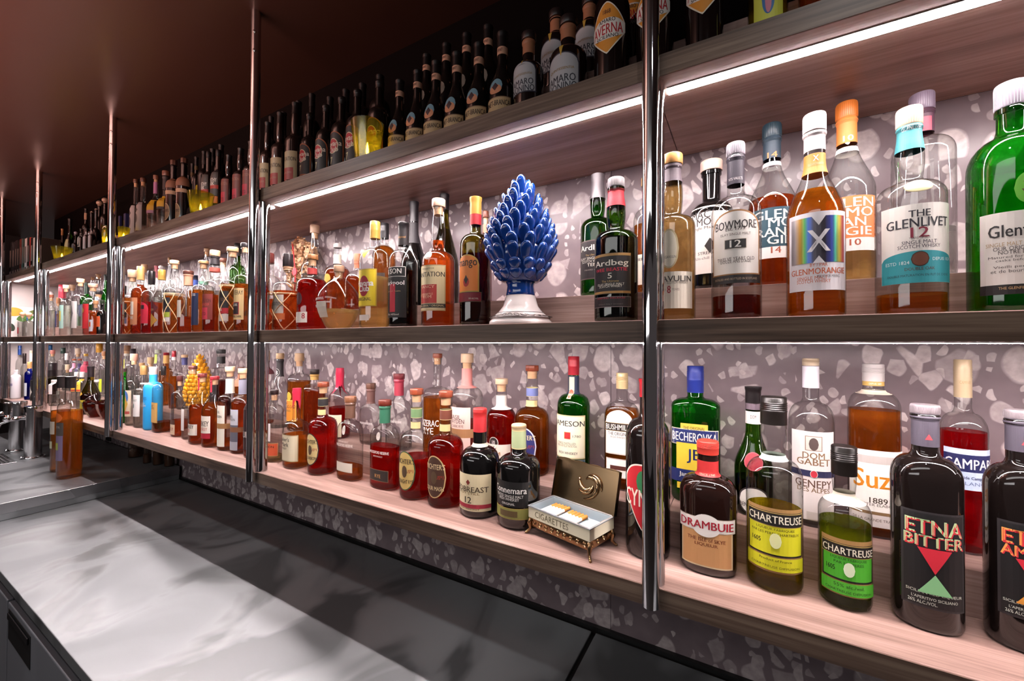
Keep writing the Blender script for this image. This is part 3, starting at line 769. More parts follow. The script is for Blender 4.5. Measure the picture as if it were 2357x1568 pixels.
# ------------------------------------------------------------------ candles in pressed glass tumblers, top shelf
def candle(X, Y, R, H, label, lit=True):
    root = empty('candle_glass', (X, Y, .4947+EYE), label, 'candle', 'candle glasses on the top shelf')
    g = MB(); n = 24
    prof = [(0, .62), (.03, .64), (.035, .66), (1, 1.0), (1, .95), (.06, .60), (.06, .01)]
    v = []; f = []
    for z, r in prof:
        for k in range(n): 
            a = 2*math.pi*k/n; rr = r*R*(1+(.02 if k % 2 and .03 < z < .99 else 0)); v.append((rr*math.cos(a), rr*math.sin(a), z*H))
    for i in range(len(prof)-1):
        for k in range(n):
            q = (k+1) % n; f.append((i*n+k, i*n+q, (i+1)*n+q, (i+1)*n+k))
    f.append(tuple(range(n-1, -1, -1))); g.add(v, f)
    g.build('glass', candle_glass(), root, smooth=True, angle=50)
    c = MB(); c.lathe([(.065*H, R*.50), (.24*H, R*.50), (.24*H, R*.06), (.23*H, .0004)], 18); cd = c.build('wax_tealight', plain('e8dca0', .6), root, angle=40)
    w_ = MB(); w_.tube([(0, 0, .23*H), (0, 0, .32*H)], .0007, 5); w_.build('wick', plain('1a1410', .9), cd)
    fl = MB(); fl.lathe([(.28*H, .0008), (.33*H, .0034), (.40*H, .0040), (.50*H, .0024), (.58*H, .0003)], 10); fl.build('flame', emit((1, .72, .14), 60.0), cd, smooth=True)
    l = lamp('candle_flame_light', 'POINT', (X, Y, .4947+.42*H), None, .55, (1, .66, .10), shadow_soft_size=.004)
candle(-0.9160, 0.7750, 0.0445, 0.1233, 'largest candle glass with a lit tealight, in front of the red disc rums')
candle(-1.8572, 0.7650, 0.0446, 0.0973, 'second candle glass with a lit tealight, by the orange-footed rums')
candle(-3.6017, 0.7650, 0.0473, 0.0893, 'candle glass with a lit tealight, right of the fourth pole')
candle(-2.9568, 0.7900, 0.0214, 0.1323, 'candle glass half hidden behind the third pole')
candle(-2.6194, 0.7600, 0.0239, 0.0703, 'candle glass in front of the pineapple tins, right of the third pole')

# ------------------------------------------------------------------ books at the far left of the top shelf
bk = [('120f10', .030, .245, 'wide black book, leftmost on the top shelf'), ('1a1517', .026, .235, 'black book with faint spine, second from left'), ('221819', .020, .24, 'dark brown book, third from left'), ('15120f', .024, .232, 'near-black book, fourth from left'), ('6a2c22', .018, .235, 'russet red book between two dark ones'), ('4a6a6a', .013, .23, 'grey teal book right of the russet one'), ('26433a', .014, .225, 'dark green book left of the white one'), ('d8d4d0', .020, .222, 'white spined book left of the thin red one'), ('1d1a1a', .022, .22, 'black book with white foot, left of the thin red one'), ('c8342a', .007, .215, 'thin bright red book'), ('181414', .024, .208, 'black book between the red and cream ones'), ('d8ccc2', .026, .20, 'thick cream book at the right end of the row')]
bx = -4.7150
for col, t, h, lab in bk:
    t *= 2.9
    r = empty('book', (bx, .735, .4947+EYE), lab, 'book', 'books at the left end of the top shelf')
    m = MB(); m.box(0, t-.002, 0, .104, 0, h, 0, .0015); cv = m.build('cover', plain(col if col != 'd8ccc2' else '2a1c18', .5), r)
    if col == 'd8ccc2':
        m = MB(); m.box(.001, t-.003, -.001, .004, .001, h-.001); m.build('cream_spine', plain(col, .5), r)
    m = MB(); m.box(.0025, t-.0045, .004, .106, .003, h+.0004); m.build('page_block', plain('d8cdb8', .8), r)
    m = MB(); m.box(t*.25, t*.6, -.0006, .0004, h*.25, h*.75); m.box(t*.2, t*.7, -.0006, .0004, h*.05, h*.12); m.build('spine_print', plain('8a8078' if col[0] in '12346' else '4a4440', .6), r)
    bx += t+.0012

# ------------------------------------------------------------------ beer tower with chrome columns and taps
def tower(X, Y, r, h, label, taps):
    zb = -.672
    root = empty('beer_tower', (X, Y, zb+EYE), label, 'beer tower', 'beer towers on the steel station')
    m = MB(); m.lathe([(0, r*1.38), (.004, r*1.40), (.009, r*1.34), (.012, r*1.05)], 36); fl = m.build('base_flange', CHROME, root, angle=35)
    for k in range(6):
        a = 2*math.pi*k/6+.3; b = MB(); b.lathe([(0, .006), (.004, .006), (.006, .003)], 8, (r*1.22*math.cos(a), r*1.22*math.sin(a), .009)); b.build('bolt', CHROME, fl, angle=40)
    m = MB(); m.lathe([(.010, r), (h-.02, r)], 40); m.build('column', plain((.62, .62, .63), .18, 1), root, angle=40)
    m = MB(); m.lathe([(h-.021, r*1.03), (h-.004, r*1.04), (h, r*1.0), (h, .001)], 40); m.build('top_cap', CHROME, root, angle=40)
    for dx, zt in taps:
        t = MB(); z = h-.065; t.tube([(dx*.3, -r*.9, z), (dx*.6, -r-.05, z-.004), (dx, -r-.085, z-.022), (dx, -r-.095, z-.06)], [.013, .012, .010, .008], 10)
        t.lathe([(z-.012, .014), (z+.0, .018), (z+.014, .018), (z+.026, .009)], 14, (dx*.7, -r-.06, 0)); tp = t.build('tap', CHROME, root, smooth=True)
        k = MB(); k.lathe([(z+.024, .008), (z+.03, .012), (z+.09, .017), (z+.096, .012)], 14, (dx*.7, -r-.06, 0)); k.build('tap_handle', plain('14100f', .3), tp, angle=40)
tower(-3.6250, 0.6668, 0.0361, 0.3040, 'front chrome beer tower column with flanged foot', [(-0.02, 0)])
tower(-3.9510, 0.6631, 0.0369, 0.3060, 'rear chrome beer tower column, left of the front one', [(-0.02, 0), (0.03, 0)])
dt = empty('drip_tray', (-3.5550, 0.5970, -.672+EYE), 'steel drip tray set in the station top in front of the beer towers', 'tray')
m = MB(); m.box(-.34, .0, -.16, .0, .0, .004, 0, .002); m.build('tray_rim', STEEL2, dt)
m = MB()
for k in range(9): m.box(-.32, -.02, -.148+k*.016, -.142+k*.016, .0042, .0055)
m.build('grille', plain((.25, .25, .26), .3, 1), dt)

# ------------------------------------------------------------------ glass jars on the station below the lowest shelf
def jar(X, Y, r, h, label, tape):
    root = empty('glass_jar', (X, Y, -.672+EYE), label, 'jar', 'glass jars under the lowest shelf')
    g = MB(); g.lathe([(0, r*.9), (.004, r), (h*.86, r), (h*.93, r*.8), (h, r*.8)], 24); g.faces = 0; g.build('glass', glass('d8cfc4'), root, angle=40)
    c = MB(); c.lathe([(.004, r*.9), (h*(.35 if tape else .25), r*.93)], 20); c.build('contents', plain('5a3a28', .8), root, angle=40)
    if tape:
        k = MB(); rr = r*1.03; k.tube([(rr*math.sin(.15)+.0, -rr-.001, h*.45+0)]+[(.6*r*math.cos(a), -r*1.02-.001, h*.45+.6*r*math.sin(a)) for a in [2*math.pi*i/18 for i in range(19)]], .0015, 5); k.build('wire_clip', plain((.6, .5, .4), .3, 1), root, smooth=True)
jar(-3.1480, 0.9843, 0.0356, 0.2000, 'leftmost glass jar of spice under the lowest shelf', 0)
jar(-2.9280, 0.9642, 0.0187, 0.2000, 'second glass jar from left under the lowest shelf', 0)
jar(-2.8380, 0.9834, 0.0239, 0.2000, 'glass jar with large wire loop under the lowest shelf', 1)
jar(-2.7490, 1.0017, 0.0229, 0.2000, 'glass jar with small wire loop under the lowest shelf, rightmost', 1)
so = empty('wall_socket', (-3.7910, 1.0433, 0.8920), 'black wall socket on the dark terrazzo beneath the lowest shelf', 'socket')
m = MB(); m.box(-.035, .035, -.010, 0, -.06, .06, 0, .003); m.build('cover_plate', plain('0d0c0c', .4), so)
m = MB(); m.box(-.015, .015, -.0112, -.0101, -.035, -.01); m.box(-.015, .015, -.0112, -.0101, .01, .035); m.build('outlet', plain('050505', .3), so)

# ------------------------------------------------------------------ dried hydrangea with a red tag, middle shelf
def dried_flowers(X, Y, Z, R, H):
    rnd = random.Random(11)
    root = empty('dried_hydrangea', (X, Y, Z+EYE), 'bunch of dried peach hydrangea with a red ribbon, back of the middle shelf', 'dried flowers')
    v = MB(); v.lathe([(0, .02), (.004, .026), (.09, .022), (.12, .016), (.125, .018)], 20); v.build('vase', plain('8a6a54', .4), root, angle=50)
    s = MB()
    for k in range(7):
        a = rnd.uniform(0, 6.28); s.tube([(0, 0, .10), (.3*R*math.cos(a), .2*R*math.sin(a), H*.55), (.55*R*math.cos(a), .3*R*math.sin(a), H*.75)], .002, 5)
    s.build('stem', plain('8a6a4a', .8), root, smooth=True)
    heads = [(-.55, -.1, .62, .46), (.0, -.15, .82, .42), (.62, -.05, .74, .40), (-.30, -.2, .44, .42), (.35, -.15, .50, .36), (-.1, .2, .66, .4)]
    for hx, hy, hz, hr in heads:
        p = MB(); c = Vector((hx*R, hy*R*.3, hz*H))
        for k in range(70):
            d = Vector((rnd.gauss(0, 1), rnd.gauss(0, 1), rnd.gauss(0, 1))).normalized(); q = c+Vector((d.x, d.y*.42, d.z))*R*hr*rnd.uniform(.82, 1)
            x = d.cross(Vector((0, 0, 1))).normalized() if abs(d.z) < .95 else Vector((1, 0, 0)); y = d.cross(x); a0 = rnd.uniform(0, 6)
            for l in range(4):
                a = a0+l*math.pi/2; e = x*math.cos(a)+y*math.sin(a); o = x*math.cos(a+1.57)+y*math.sin(a+1.57); L = R*.13
                up = d*L*rnd.uniform(.15, .6)
                p.add([q, q+e*L*.55+o*L*.42+up*.6, q+e*L+up, q+e*L*.55-o*L*.42+up*.6], [(0, 1, 2, 3)])
        p.build('flower_head', plain('e2b48c', .8), root)
    rb = MB(); rb.tube([(-.02, -R*.24, H*.86), (.0, -R*.27, H*.6), (.008, -R*.28, H*.45), (.0, -R*.28, H*.3)], .0022, 6); rbo = rb.build('red_ribbon', plain('c02a34', .6), root, smooth=True)
    t = MB(); t.lathe([(-.002, .016), (.002, .016)], 8, (0, 0, 0)); o = t.build('red_tag', plain('c8404a', .6), rbo, loc=(.004, -R*.30, H*.52)); o.rotation_euler = (math.radians(90), 0, 0)
dried_flowers(-1.5690, 0.9980, .1128, 0.0947, 0.3422)

# ------------------------------------------------------------------ lemon print board leaning in the left end bay, tall pineapple cans on the top shelf
pc = empty('lemon_print', (-4.834, .868, .0445+EYE), 'white board printed with lemons and green leaves, in the left end bay', 'picture', rot=math.radians(90))
m = MB(); m.box(-.115, .115, 0, .004, 0, .235, 0, .001); bd = m.build('board', plain('ece6e2', .6), pc)
def disc(cx, cz, rx, rz, col, name, rot=0, leaf=False):
    v = []; n = 24
    for k in range(n):
        a = 2*math.pi*k/n; x, z = rx*math.cos(a), rz*math.sin(a)*(abs(math.sin(a))**.5 if leaf else 1)
        v.append((cx+x*math.cos(rot)-z*math.sin(rot), -.0006, cz+x*math.sin(rot)+z*math.cos(rot)))
    o = MB(); o.add(v, [tuple(range(n))]); o.build(name, plain(col, .6), bd)
disc(-.09, .195, .05, .034, 'd8a838', 'printed_lemon'); disc(-.03, .15, .045, .03, '5a8a3c', 'printed_leaf', .3, True); disc(-.11, .08, .04, .028, '2a3a2a', 'printed_leaf', -.9, True); disc(.04, .205, .06, .02, '6a7a3a', 'printed_leaf', .25, True)
for i, (X, Y, w_, h, lab) in enumerate([(-2.9116, 0.8300, 0.0079, 0.1913, 'blue tin with yellow lettering and pineapple, left of its twin'), (-2.8606, 0.8400, 0.0121, 0.1983, 'blue tin with yellow lettering and pineapple, right of its twin')]):
    r = empty('liqueur_tin', (X, Y, .4947+EYE), lab, 'tin', 'pineapple tins on the top shelf')
    m = MB(); m.box(-w_, w_, -w_*.7, w_*.7, 0, h, 0, .002); b_ = m.build('tin_body', plain('2a2c5a', .4), r)
    m = MB(); m.lathe([(h*.08, .3*w_), (h*.2, w_*.62), (h*.42, w_*.6), (h*.52, .2*w_)], 14, (0, -w_*.45, 0)); m.build('pineapple_relief', plain('d8a818', .5), b_, smooth=True)
    m = MB(); m.box(-w_*1.01, w_*1.01, -w_*.715, w_*.7, .004, h*.18); m.build('green_band', plain('5aa82a', .5), b_)
    v, f = letters('DA', True); m = MB(); m.add([(x*w_*1.4, -w_*.7-.0008, h*.74+y*h*.15) for x, y in v], f); m.build('lettering', plain('d8c020', .5), b_)

# ------------------------------------------------------------------ every bottle: place, size, glass, liquid, cap, labels
BOTTLES=[
(-0.1681,0.832,-0.405,0.3398,0.0418,('r',0.66,0.8,0.36),2,1,0,'dark',None,('foil','a01420',0.3039),[('pent',0.053,0.1801,1.0,'c01c28',[('CYNAR',0.1156,0.0322,0.95,'f6ead8',0)],'f0e6d6'),('oval',0.1258,0.1682,0.3,'2f7a4a',[],None)],'black bottle with a red shield label,half behind the nearest chrome pole',None),
(-0.0945,0.965,-0.334,0.2907,0.0484,('r',0.7,0.775,0.33),3.2,0.6,0,'green',('green',0.1834),('screw','24389a',0.2335),[('rect',0.1502,0.1691,0.55,'e3c64a',[('THE ORIGINAL',0.1597,0.0068,0.8,'7a6a20',0)],None),('rect',0.1232,0.1578,1.0,'1d2a66',[('BECHEROVKA',0.1408,0.0188,0.92,'f4f2ea',0)],'e8e0c8'),('rect',0.0661,0.1277,0.72,'e6c83c',[('JB',0.1006,0.0301,0.4,'1d2a66',0)],None),('rect',0.0443,0.0713,1.0,'1d2a66',[('Jan Becher',0.0601,0.012,0.6,'f0ece0',0)],None),('rect',0.0293,0.0424,0.7,'e6c83c',[],None)],'square-shouldered green bottle with a blue cap and yellow and navy labels',None),
(-0.0606,0.8314,-0.405,0.2308,0.0474,('r',0.6,0.76,0.37),2.6,0.8,0,'brown',None,('screw','e0483c',0.2074),[('rect',0.1689,0.1961,2.6,'c23030',[('SINCE 1745',0.1724,0.0032,0.3,'e8c0a0',0)],None),('rect',0.0156,0.091,0.93,'cf9a66',[('THE ISLE of SKYE',0.0636,0.0063,0.7,'7a3a20',0),('LIQUEUR',0.0548,0.0063,0.42,'7a3a20',0)],'ead2a8'),('rect',0.0774,0.102,1.05,'f2ece4',[('DRAMBUIE',0.0894,0.0138,0.9,'a8182a',0)],'c8b8a8'),('oval',0.069,0.1083,0.5,'f2ece4',[('DRAMBUIE',0.0894,0.0138,1.85,'a8182a',0)],None)],'dark brown bottle with red screw cap and tan label,right of nearest pole',None),
(0.0134,0.955,-0.334,0.2523,0.0338,('s',0.36,0.66,0.4),2,1,0,'dgreen',('dark',0.0702),('foil','1a1214',0.2195),[('rect',0.2071,0.2195,2.9,'6a5a64',[],None),('rect',0.1788,0.2036,2.9,'e6dcd6',[('D.O.M',0.193,0.0071,0.12,'4a3a3a',0)],None),('oval',0.091,0.1257,0.55,'b83a48',[],'c8606a'),('oval',0.004,0.0598,0.85,'f2ece4',[('BENEDICTINE',0.0234,0.0076,0.85,'3a3030',0)],'2a2020')],'dark green cone-shouldered bottle with a red seal,behind the yellow liqueur bottle',None),
(0.0418,0.8324,-0.405,0.3186,0.0415,('b',0.57,0.69,0.4),2,1,0,'clear',('yellow',0.131),('screw','17120f',0.2716),[('rect',0.2114,0.2204,2.9,'cfe0d0',[],None),('rect',0.0355,0.1398,1.12,'a8814e',[],None),('rect',0.0624,0.1339,1.08,'d8d422',[('LIQUEUR FABRIQUEE',0.1056,0.0044,0.62,'3a3a10',0),('PAR LES PERES CHARTREUX',0.0989,0.0041,0.8,'3a3a10',0),('1605',0.0851,0.0076,0.16,'2a2a10',-0.62)],'14100f'),('rect',0.1105,0.1331,1.08,'14100f',[('CHARTREUSE',0.1222,0.0123,0.92,'f2ead2',0)],'c8a860'),('oval',0.0755,0.1003,0.2,'eef0b0',[],None),('rect',0.039,0.0609,1.08,'d2cf1e',[('Product of France',0.0565,0.0038,0.5,'4a4a10',0),('CHARTREUSE DIFFUSION',0.0454,0.0035,0.8,'5a5a10',0)],None)],'clear bottle of bright yellow liqueur with a black screw cap and yellow label',None),
(0.1084,0.96,-0.334,0.3114,0.0361,('r',0.62,0.76,0.36),2,1,0,'clear',('clear',0.012),('screw','e8d2b4',0.2976),[('rect',0.2553,0.2966,2.9,'f0eaf2',[],None),('rect',0.0141,0.1772,1.05,'efe4e0',[('DOM',0.1329,0.0118,0.45,'8a6a4a',0),('GABET',0.1214,0.0125,0.7,'8a6a4a',0),('GENEPY',0.0815,0.0137,0.78,'6a4a3a',0),('DES ALPES',0.0703,0.0085,0.68,'8a6a4a',0)],None),('rect',0.1418,0.169,0.36,'e0d4ca',[],'a08878'),('oval',0.1428,0.1657,0.2,'5a4a46',[],None),('rect',0.0946,0.1057,1.05,'2a2c50',[],None),('oval',0.0926,0.1067,0.16,'c83040',[],'f2ece4'),('rect',0.0167,0.0304,0.3,'d8ccc4',[],None)],'clear bottle with a white cap and white portrait label,behind the yellow liqueur',None),
(0.1998,0.96,-0.334,0.3031,0.0366,('r',0.735,0.86,0.4),2.4,0.8,0,'clear',('amber',0.2216),('screw','ece4e2',0.2721),[('rect',0.2643,0.2721,2.9,'d8b060',[('DEPUIS 1889',0.2682,0.0035,0.2,'f6f0e0',0)],None),('rect',0.2499,0.2568,2.9,'ecdcc8',[],None),('rect',0.0461,0.1528,1.2,'f2ece4',[('Suze',0.1032,0.032,0.78,'e08a1c',0),('1889',0.0659,0.0099,0.28,'4a3a30',0),('BITTER ELABORE',0.0583,0.0046,0.6,'5a4a40',0)],None),('rect',0.1299,0.1432,0.75,'c8beb8',[],None),('rect',0.0202,0.0423,1.2,'e8dcd8',[('DE LA GRANDE TRADITION',0.0324,0.0046,0.8,'6a5a50',0)],None),('rect',0.0415,0.0469,1.2,'8a6a48',[],None)],'amber gentian bottle with white screw cap and orange lettered white label',None),
(0.1364,0.8303,-0.405,0.2462,0.034,('b',0.57,0.69,0.4),2,1,0,'clear',('vgreen',0.1273),('screw','17120f',0.201),[('rect',0.1591,0.1736,2.9,'e8ddc8',[],None),('rect',0.0228,0.1088,1.12,'a8814e',[],None),('rect',0.0452,0.1021,1.08,'48b02a',[('LIQUEUR FABRIQUEE',0.079,0.004,0.62,'1a3a10',0),('PAR LES PERES',0.073,0.004,0.5,'1a3a10',0),('1605',0.0629,0.0074,0.16,'16300c',-0.62)],'14100f'),('rect',0.083,0.1014,1.08,'14100f',[('CHARTREUSE',0.0914,0.0107,0.92,'f2ead2',0)],'c8a860'),('oval',0.0536,0.0753,0.2,'e8f4d0',[],None),('rect',0.0252,0.0442,1.08,'4cb42c',[('55% alc./vol.',0.0389,0.0047,0.5,'1a3a10',0),('CHARTREUSE DIFFUSION',0.0302,0.0037,0.8,'1a3a10',0)],None)],'small half bottle of green liqueur with a bright green label at the shelf front',None),
(0.2308,0.829,-0.405,0.3199,0.0387,('r',0.66,0.79,0.38),2.3,0.85,0,'dark',None,('lid','8a8084',0.307),[('rect',0.2594,0.3067,2.9,'4a4450',[],None),('tri',0.2698,0.2784,0.28,'b04048',[],None),('rect',0.0343,0.1705,0.92,'100e0f',[('ETNA',0.1481,0.0205,0.86,'d02838',0.035),('ETNA',0.1494,0.0205,0.86,'b9d8a0',0),('BITTER',0.1283,0.0155,0.9,'d02838',0.035),('BITTER',0.1295,0.0155,0.9,'b9d8a0',0),('SICILIAN RED LIQUEUR',0.0559,0.0046,0.84,'d8dccc',0),("L'APERITIVO SICILIANO",0.0485,0.004,0.68,'d8dccc',0),('26% ALC./VOL.',0.042,0.0046,0.42,'d8dccc',-0.36)],'2a2628'),('itri',0.0843,0.1193,0.46,'d42a3c',[],None),('tri',0.0559,0.0837,0.46,'8cc88e',[],None)],'large black bottle with a red and pale green triangle label,grey lid',None),
(0.327,0.8336,-0.405,0.3192,0.0347,('r',0.66,0.79,0.38),2.3,0.85,0,'dark',None,('lid','8a8084',0.3073),[('rect',0.2631,0.307,2.9,'4a4450',[],None),('tri',0.2728,0.2808,0.28,'b04048',[],None),('rect',0.0457,0.172,0.92,'100e0f',[('ETNA',0.1513,0.019,0.86,'d02838',0.035),('ETNA',0.1524,0.019,0.86,'f0a050',0),('AMARO',0.1329,0.0144,0.9,'d02838',0.035),('AMARO',0.134,0.0144,0.9,'f0a050',0),('SICILIAN RED LIQUEUR',0.0657,0.0043,0.84,'d8dccc',0),("L'APERITIVO SICILIANO",0.0588,0.0037,0.68,'d8dccc',0),('26% ALC./VOL.',0.0528,0.0043,0.42,'d8dccc',-0.36)],'2a2628'),('itri',0.0921,0.1245,0.46,'d42a3c',[],None),('tri',0.0657,0.0915,0.46,'e89a3c',[],None)],'black bottle with orange lettering cut off by the right picture edge',None),
(0.3135,0.96,-0.334,0.3134,0.0281,('r',0.62,0.745,0.36),2,1,0,'clear',('crimson',0.1958),('screw','e2c8a2',0.2508),[('rect',0.2515,0.2831,2.9,'e4cfae',[('CAMPARI',0.2759,0.0054,0.22,'b89a70',0)],None),('rect',0.1571,0.1694,1.2,'c8d8ec',[],None),('rect',0.1325,0.1606,1.2,'1c2158',[('CAMPARI',0.1458,0.0162,0.92,'f4f0ee',0)],None),('rect',0.1044,0.1332,1.2,'c4d4ea',[('Davide Campari',0.1233,0.0063,0.5,'3a4070',0),('MILANO',0.1149,0.0056,0.5,'6a78a8',0)],None)],'clear bottle of crimson aperitif with a tan cap and navy banded label',None),
(0.3842,0.965,-0.334,0.2334,0.0236,('r',0.6,0.74,0.36),2,1,0,'clear',('dark',0.1314),('screw','2a2020',0.2104),[],'clear bottle with dark liquid,behind the black orange-lettered bottle',None),
(-1.541,0.8096,-0.405,0.2693,0.0326,('r',0.62,0.76,0.36),2,1,0,'clear',('redbrown',0.1549),('cork','c9a07c',0.2442),[('rect',0.0307,0.1905,0.95,'2a1418',[('RUM',0.0839,0.0213,0.7,'efe6dc',0)],None)],'red whiskey bottle with a dark label,mostly behind the second pole',None),
(-1.424,0.8143,-0.405,0.2458,0.0345,('r',0.69,0.81,0.32),2.4,0.7,0,'clear',('pale',0.022),('cork','2a1c1a',0.2302),[('rect',0.022,0.0669,1.25,'e2623c',[('BOURBON',0.0544,0.0078,0.7,'4a1c14',0)],'c8a070'),('rect',0.0727,0.1333,0.5,'f0e8e4',[],None)],'nearly empty clear bottle with black stopper and orange label,just right of second pole',None),
(-1.295,0.8152,-0.405,0.2601,0.0396,('r',0.46,0.62,0.3),3,0.9,0,'clear',('amber',0.1084),('wax','c62a44',0.2199),[('rect',0.0251,0.1103,1.15,'e9dcbc',[("Maker's",0.0954,0.0126,0.6,'3a3028',-0.25),('Mark',0.0788,0.0133,0.45,'3a3028',-0.15),('WHISKY',0.0658,0.0067,0.3,'5a4a3a',-0.2)],'c8b88c')],'squarish bourbon bottle with dripping red wax neck and cream label',None),
(-1.1667,0.8219,-0.405,0.2855,0.0434,('r',0.5,0.635,0.335),2,1,0,'clear',('red',0.1811),('octcork','8a4028',0.2703),[('rect',0.2094,0.2338,2.9,'2a2626',[],'d8c890'),('rect',0.1818,0.1997,1.5,'d8c48a',[],'6a5530'),('oval',0.0311,0.1299,0.72,'d9bf84',[("MICHTER'S",0.1042,0.0128,0.92,'2e2018',0),('US*1',0.0805,0.0089,0.3,'a03020',0.5),('BOURBON',0.0538,0.0099,0.82,'2e2018',0)],'2a2420'),('oval',0.0637,0.0933,0.2,'5a4630',[],None)],'deep red bourbon bottle with oval cream label and black starred neck band',None),
(-1.0399,0.8243,-0.405,0.2477,0.0475,('r',0.56,0.735,0.3),2.6,0.5,0,'clear',('amber',0.0407),('octcork','8a5a3e',0.2305),[('rect',0.1827,0.2305,2.9,'6a4a3a',[],None),('oval',0.1357,0.1629,0.16,'d8ccc4',[],None),('bare',0.0916,0.1204,0.9,'f2ece4',[('DISTILLERS SELECT',0.1154,0.0041,0.5,'eee4dc',0),('WOODFORD RESERVE',0.1045,0.0081,0.85,'f6eee6',0)],None),('rect',0.0255,0.0536,0.75,'eadfcf',[],'c8b8a0')],'flat arched bottle,low amber bourbon,brown strap over its stopper,at shelf front',None),
(-0.8932,0.8257,-0.405,0.2476,0.0495,('r',0.56,0.735,0.3),2.6,0.5,0,'clear',('red',0.1187),('octcork','6e2c20',0.2316),[('rect',0.1829,0.2316,2.9,'2e6a50',[],None),('oval',0.1362,0.1592,0.16,'d8ccc4',[],None),('bare',0.0852,0.1203,0.9,'f2ece4',[('WOODFORD RESERVE',0.1027,0.0077,0.85,'f6eee6',0),('RYE WHISKEY',0.0915,0.0041,0.4,'eee4dc',0)],None),('rect',0.023,0.0549,0.75,'2c2622',[('RYE',0.0374,0.0096,0.3,'d8a060',0)],'8a6a50')],'flat arched bottle half full of red rye with a dark green neck strap',None),
(-0.7709,0.8238,-0.405,0.2866,0.0438,('r',0.5,0.635,0.335),2,1,0,'clear',('red',0.106),('octcork','8a4028',0.2711),[('rect',0.2092,0.2344,2.9,'6a8a5e',[],'d8c890'),('rect',0.1806,0.1992,1.5,'d8c48a',[],'6a5530'),('oval',0.0256,0.1275,0.72,'d3b46c',[("MICHTER'S",0.101,0.0133,0.92,'2e2018',0),('US*1',0.0765,0.0092,0.3,'a03020',0.5),('STRAIGHT RYE',0.049,0.0102,0.82,'2e2018',0)],'3a5a3a'),('oval',0.0592,0.0898,0.2,'5a4630',[],None)],'rye bottle with tan oval label bordered green and pale green neck band',None),
(-0.6704,0.8241,-0.405,0.2865,0.0454,('r',0.5,0.635,0.335),2,1,0,'clear',('red',0.1654),('octcork','8a4028',0.2706),[('rect',0.2134,0.2394,2.9,'6e3a2a',[],'d8c890'),('rect',0.1841,0.2032,1.5,'d8c48a',[],'6a5530'),('oval',0.0253,0.1299,0.72,'4a2e20',[("MICHTER'S",0.1027,0.0136,0.92,'e6cfa0',0),('US*1',0.0776,0.0094,0.3,'a03020',0.5),('SOUR MASH',0.0494,0.0104,0.82,'e6cfa0',0)],'d8b880'),('oval',0.0598,0.0912,0.2,'5a4630',[],None)],'full red sour mash bottle with dark brown oval label and brown neck band',None),
(-0.5621,0.8213,-0.405,0.2512,0.0476,('r',0.5,0.665,0.34),2,1,0,'black',None,('screw','cc3434',0.2326),[('rect',0.1948,0.238,2.9,'b82a30',[],None),('rect',0.1599,0.168,2.9,'e8d8bc',[],None),('rect',0.018,0.1035,1.2,'e4d4ac',[('REDBREAST',0.0683,0.0127,0.88,'4a3a28',0),('POT STILL',0.0588,0.0049,0.5,'7a5a30',0),('12',0.0437,0.0141,0.16,'3a3028',0),('IRISH WHISKEY',0.0229,0.0039,0.5,'7a5a30',0)],None),('rect',0.025,0.0342,1.2,'a02c3c',[],None),('kite',0.0778,0.0912,0.12,'7a2a20',[],None)],'stout black-green bottle with red cap and cream label,left of cigarette box',None),
(-0.4524,0.8195,-0.405,0.2235,0.0489,('r',0.57,0.725,0.335),2,1,0,'black',None,('screw','d9be92',0.2117),[('rect',0.169,0.2117,2.9,'a8b48a',[],'d8c890'),('rect',0.0507,0.1053,0.95,'0d0c0c',[('Connemara',0.0871,0.0139,0.92,'f0ece4',0),('PEATED SINGLE MALT',0.0738,0.006,0.75,'e8e4dc',0),('IRISH WHISKEY',0.0672,0.006,0.55,'e8e4dc',0),('ORIGINAL',0.0573,0.005,0.35,'e8e4dc',0)],None),('rect',0.0242,0.048,1.25,'8a8a48',[],'b89a50'),('rect',0.0292,0.0424,0.45,'5a4a2a',[],None)],'black-green bottle with sage neck foil and olive label band beside the cigarette box',None),
(-1.7495,0.965,-0.334,0.3082,0.0307,('r',0.64,0.78,0.36),2,1,0,'clear',('redbrown',0.012),('cork','e0bc98',0.2678),[('rect',0.2091,0.263,2.9,'6a3238',[('BOURBON',0.2185,0.0057,0.3,'e0c8b8',0)],None),('rect',0.091,0.1193,0.8,'5a1a28',[],None)],'clear bottle with tall pale cork and maroon neck label,beside second pole',None),
(-1.6325,0.955,-0.334,0.2979,0.0363,('s',0.45,0.74,0.34),2,1,0,'clear',('clear',0.012),('cork','d8b488',0.2752),[('rect',0.2035,0.2752,2.9,'262022',[],None),('oval',0.2044,0.2364,0.9,'1a1618',[('B',0.2199,0.0155,0.5,'e8e0d8',0)],'d8d0c8')],'clear sloping bottle with black neck wrap and a round black tag',None),
(-1.5196,0.965,-0.334,0.2993,0.0415,('r',0.63,0.76,0.34),2,1,0,'clear',('amber',0.1901),('cork','dcb68c',0.2684),[('oval',0.1178,0.1506,0.3,'e0a030',[],'f0c860'),('rect',0.039,0.12,0.8,'e08a2c',[('OLD',0.109,0.0096,0.3,'4a2010',-0.4),('GRAND-DAD',0.095,0.0123,0.9,'4a2010',0),('BONDED',0.0792,0.0079,0.4,'2a5a3a',0)],'f0c060')],'amber bourbon bottle with orange label and pale cork,behind the red wax bottle',None),
(-1.4083,0.955,-0.334,0.2397,0.0385,('r',0.66,0.8,0.36),2,1,0,'clear',('redbrown',0.1645),('cork','2e2420',0.2224),[('rect',0.2011,0.2224,2.9,'b8904c',[],None)],'bourbon bottle with black stopper and gold neck band,in front row gap',None),
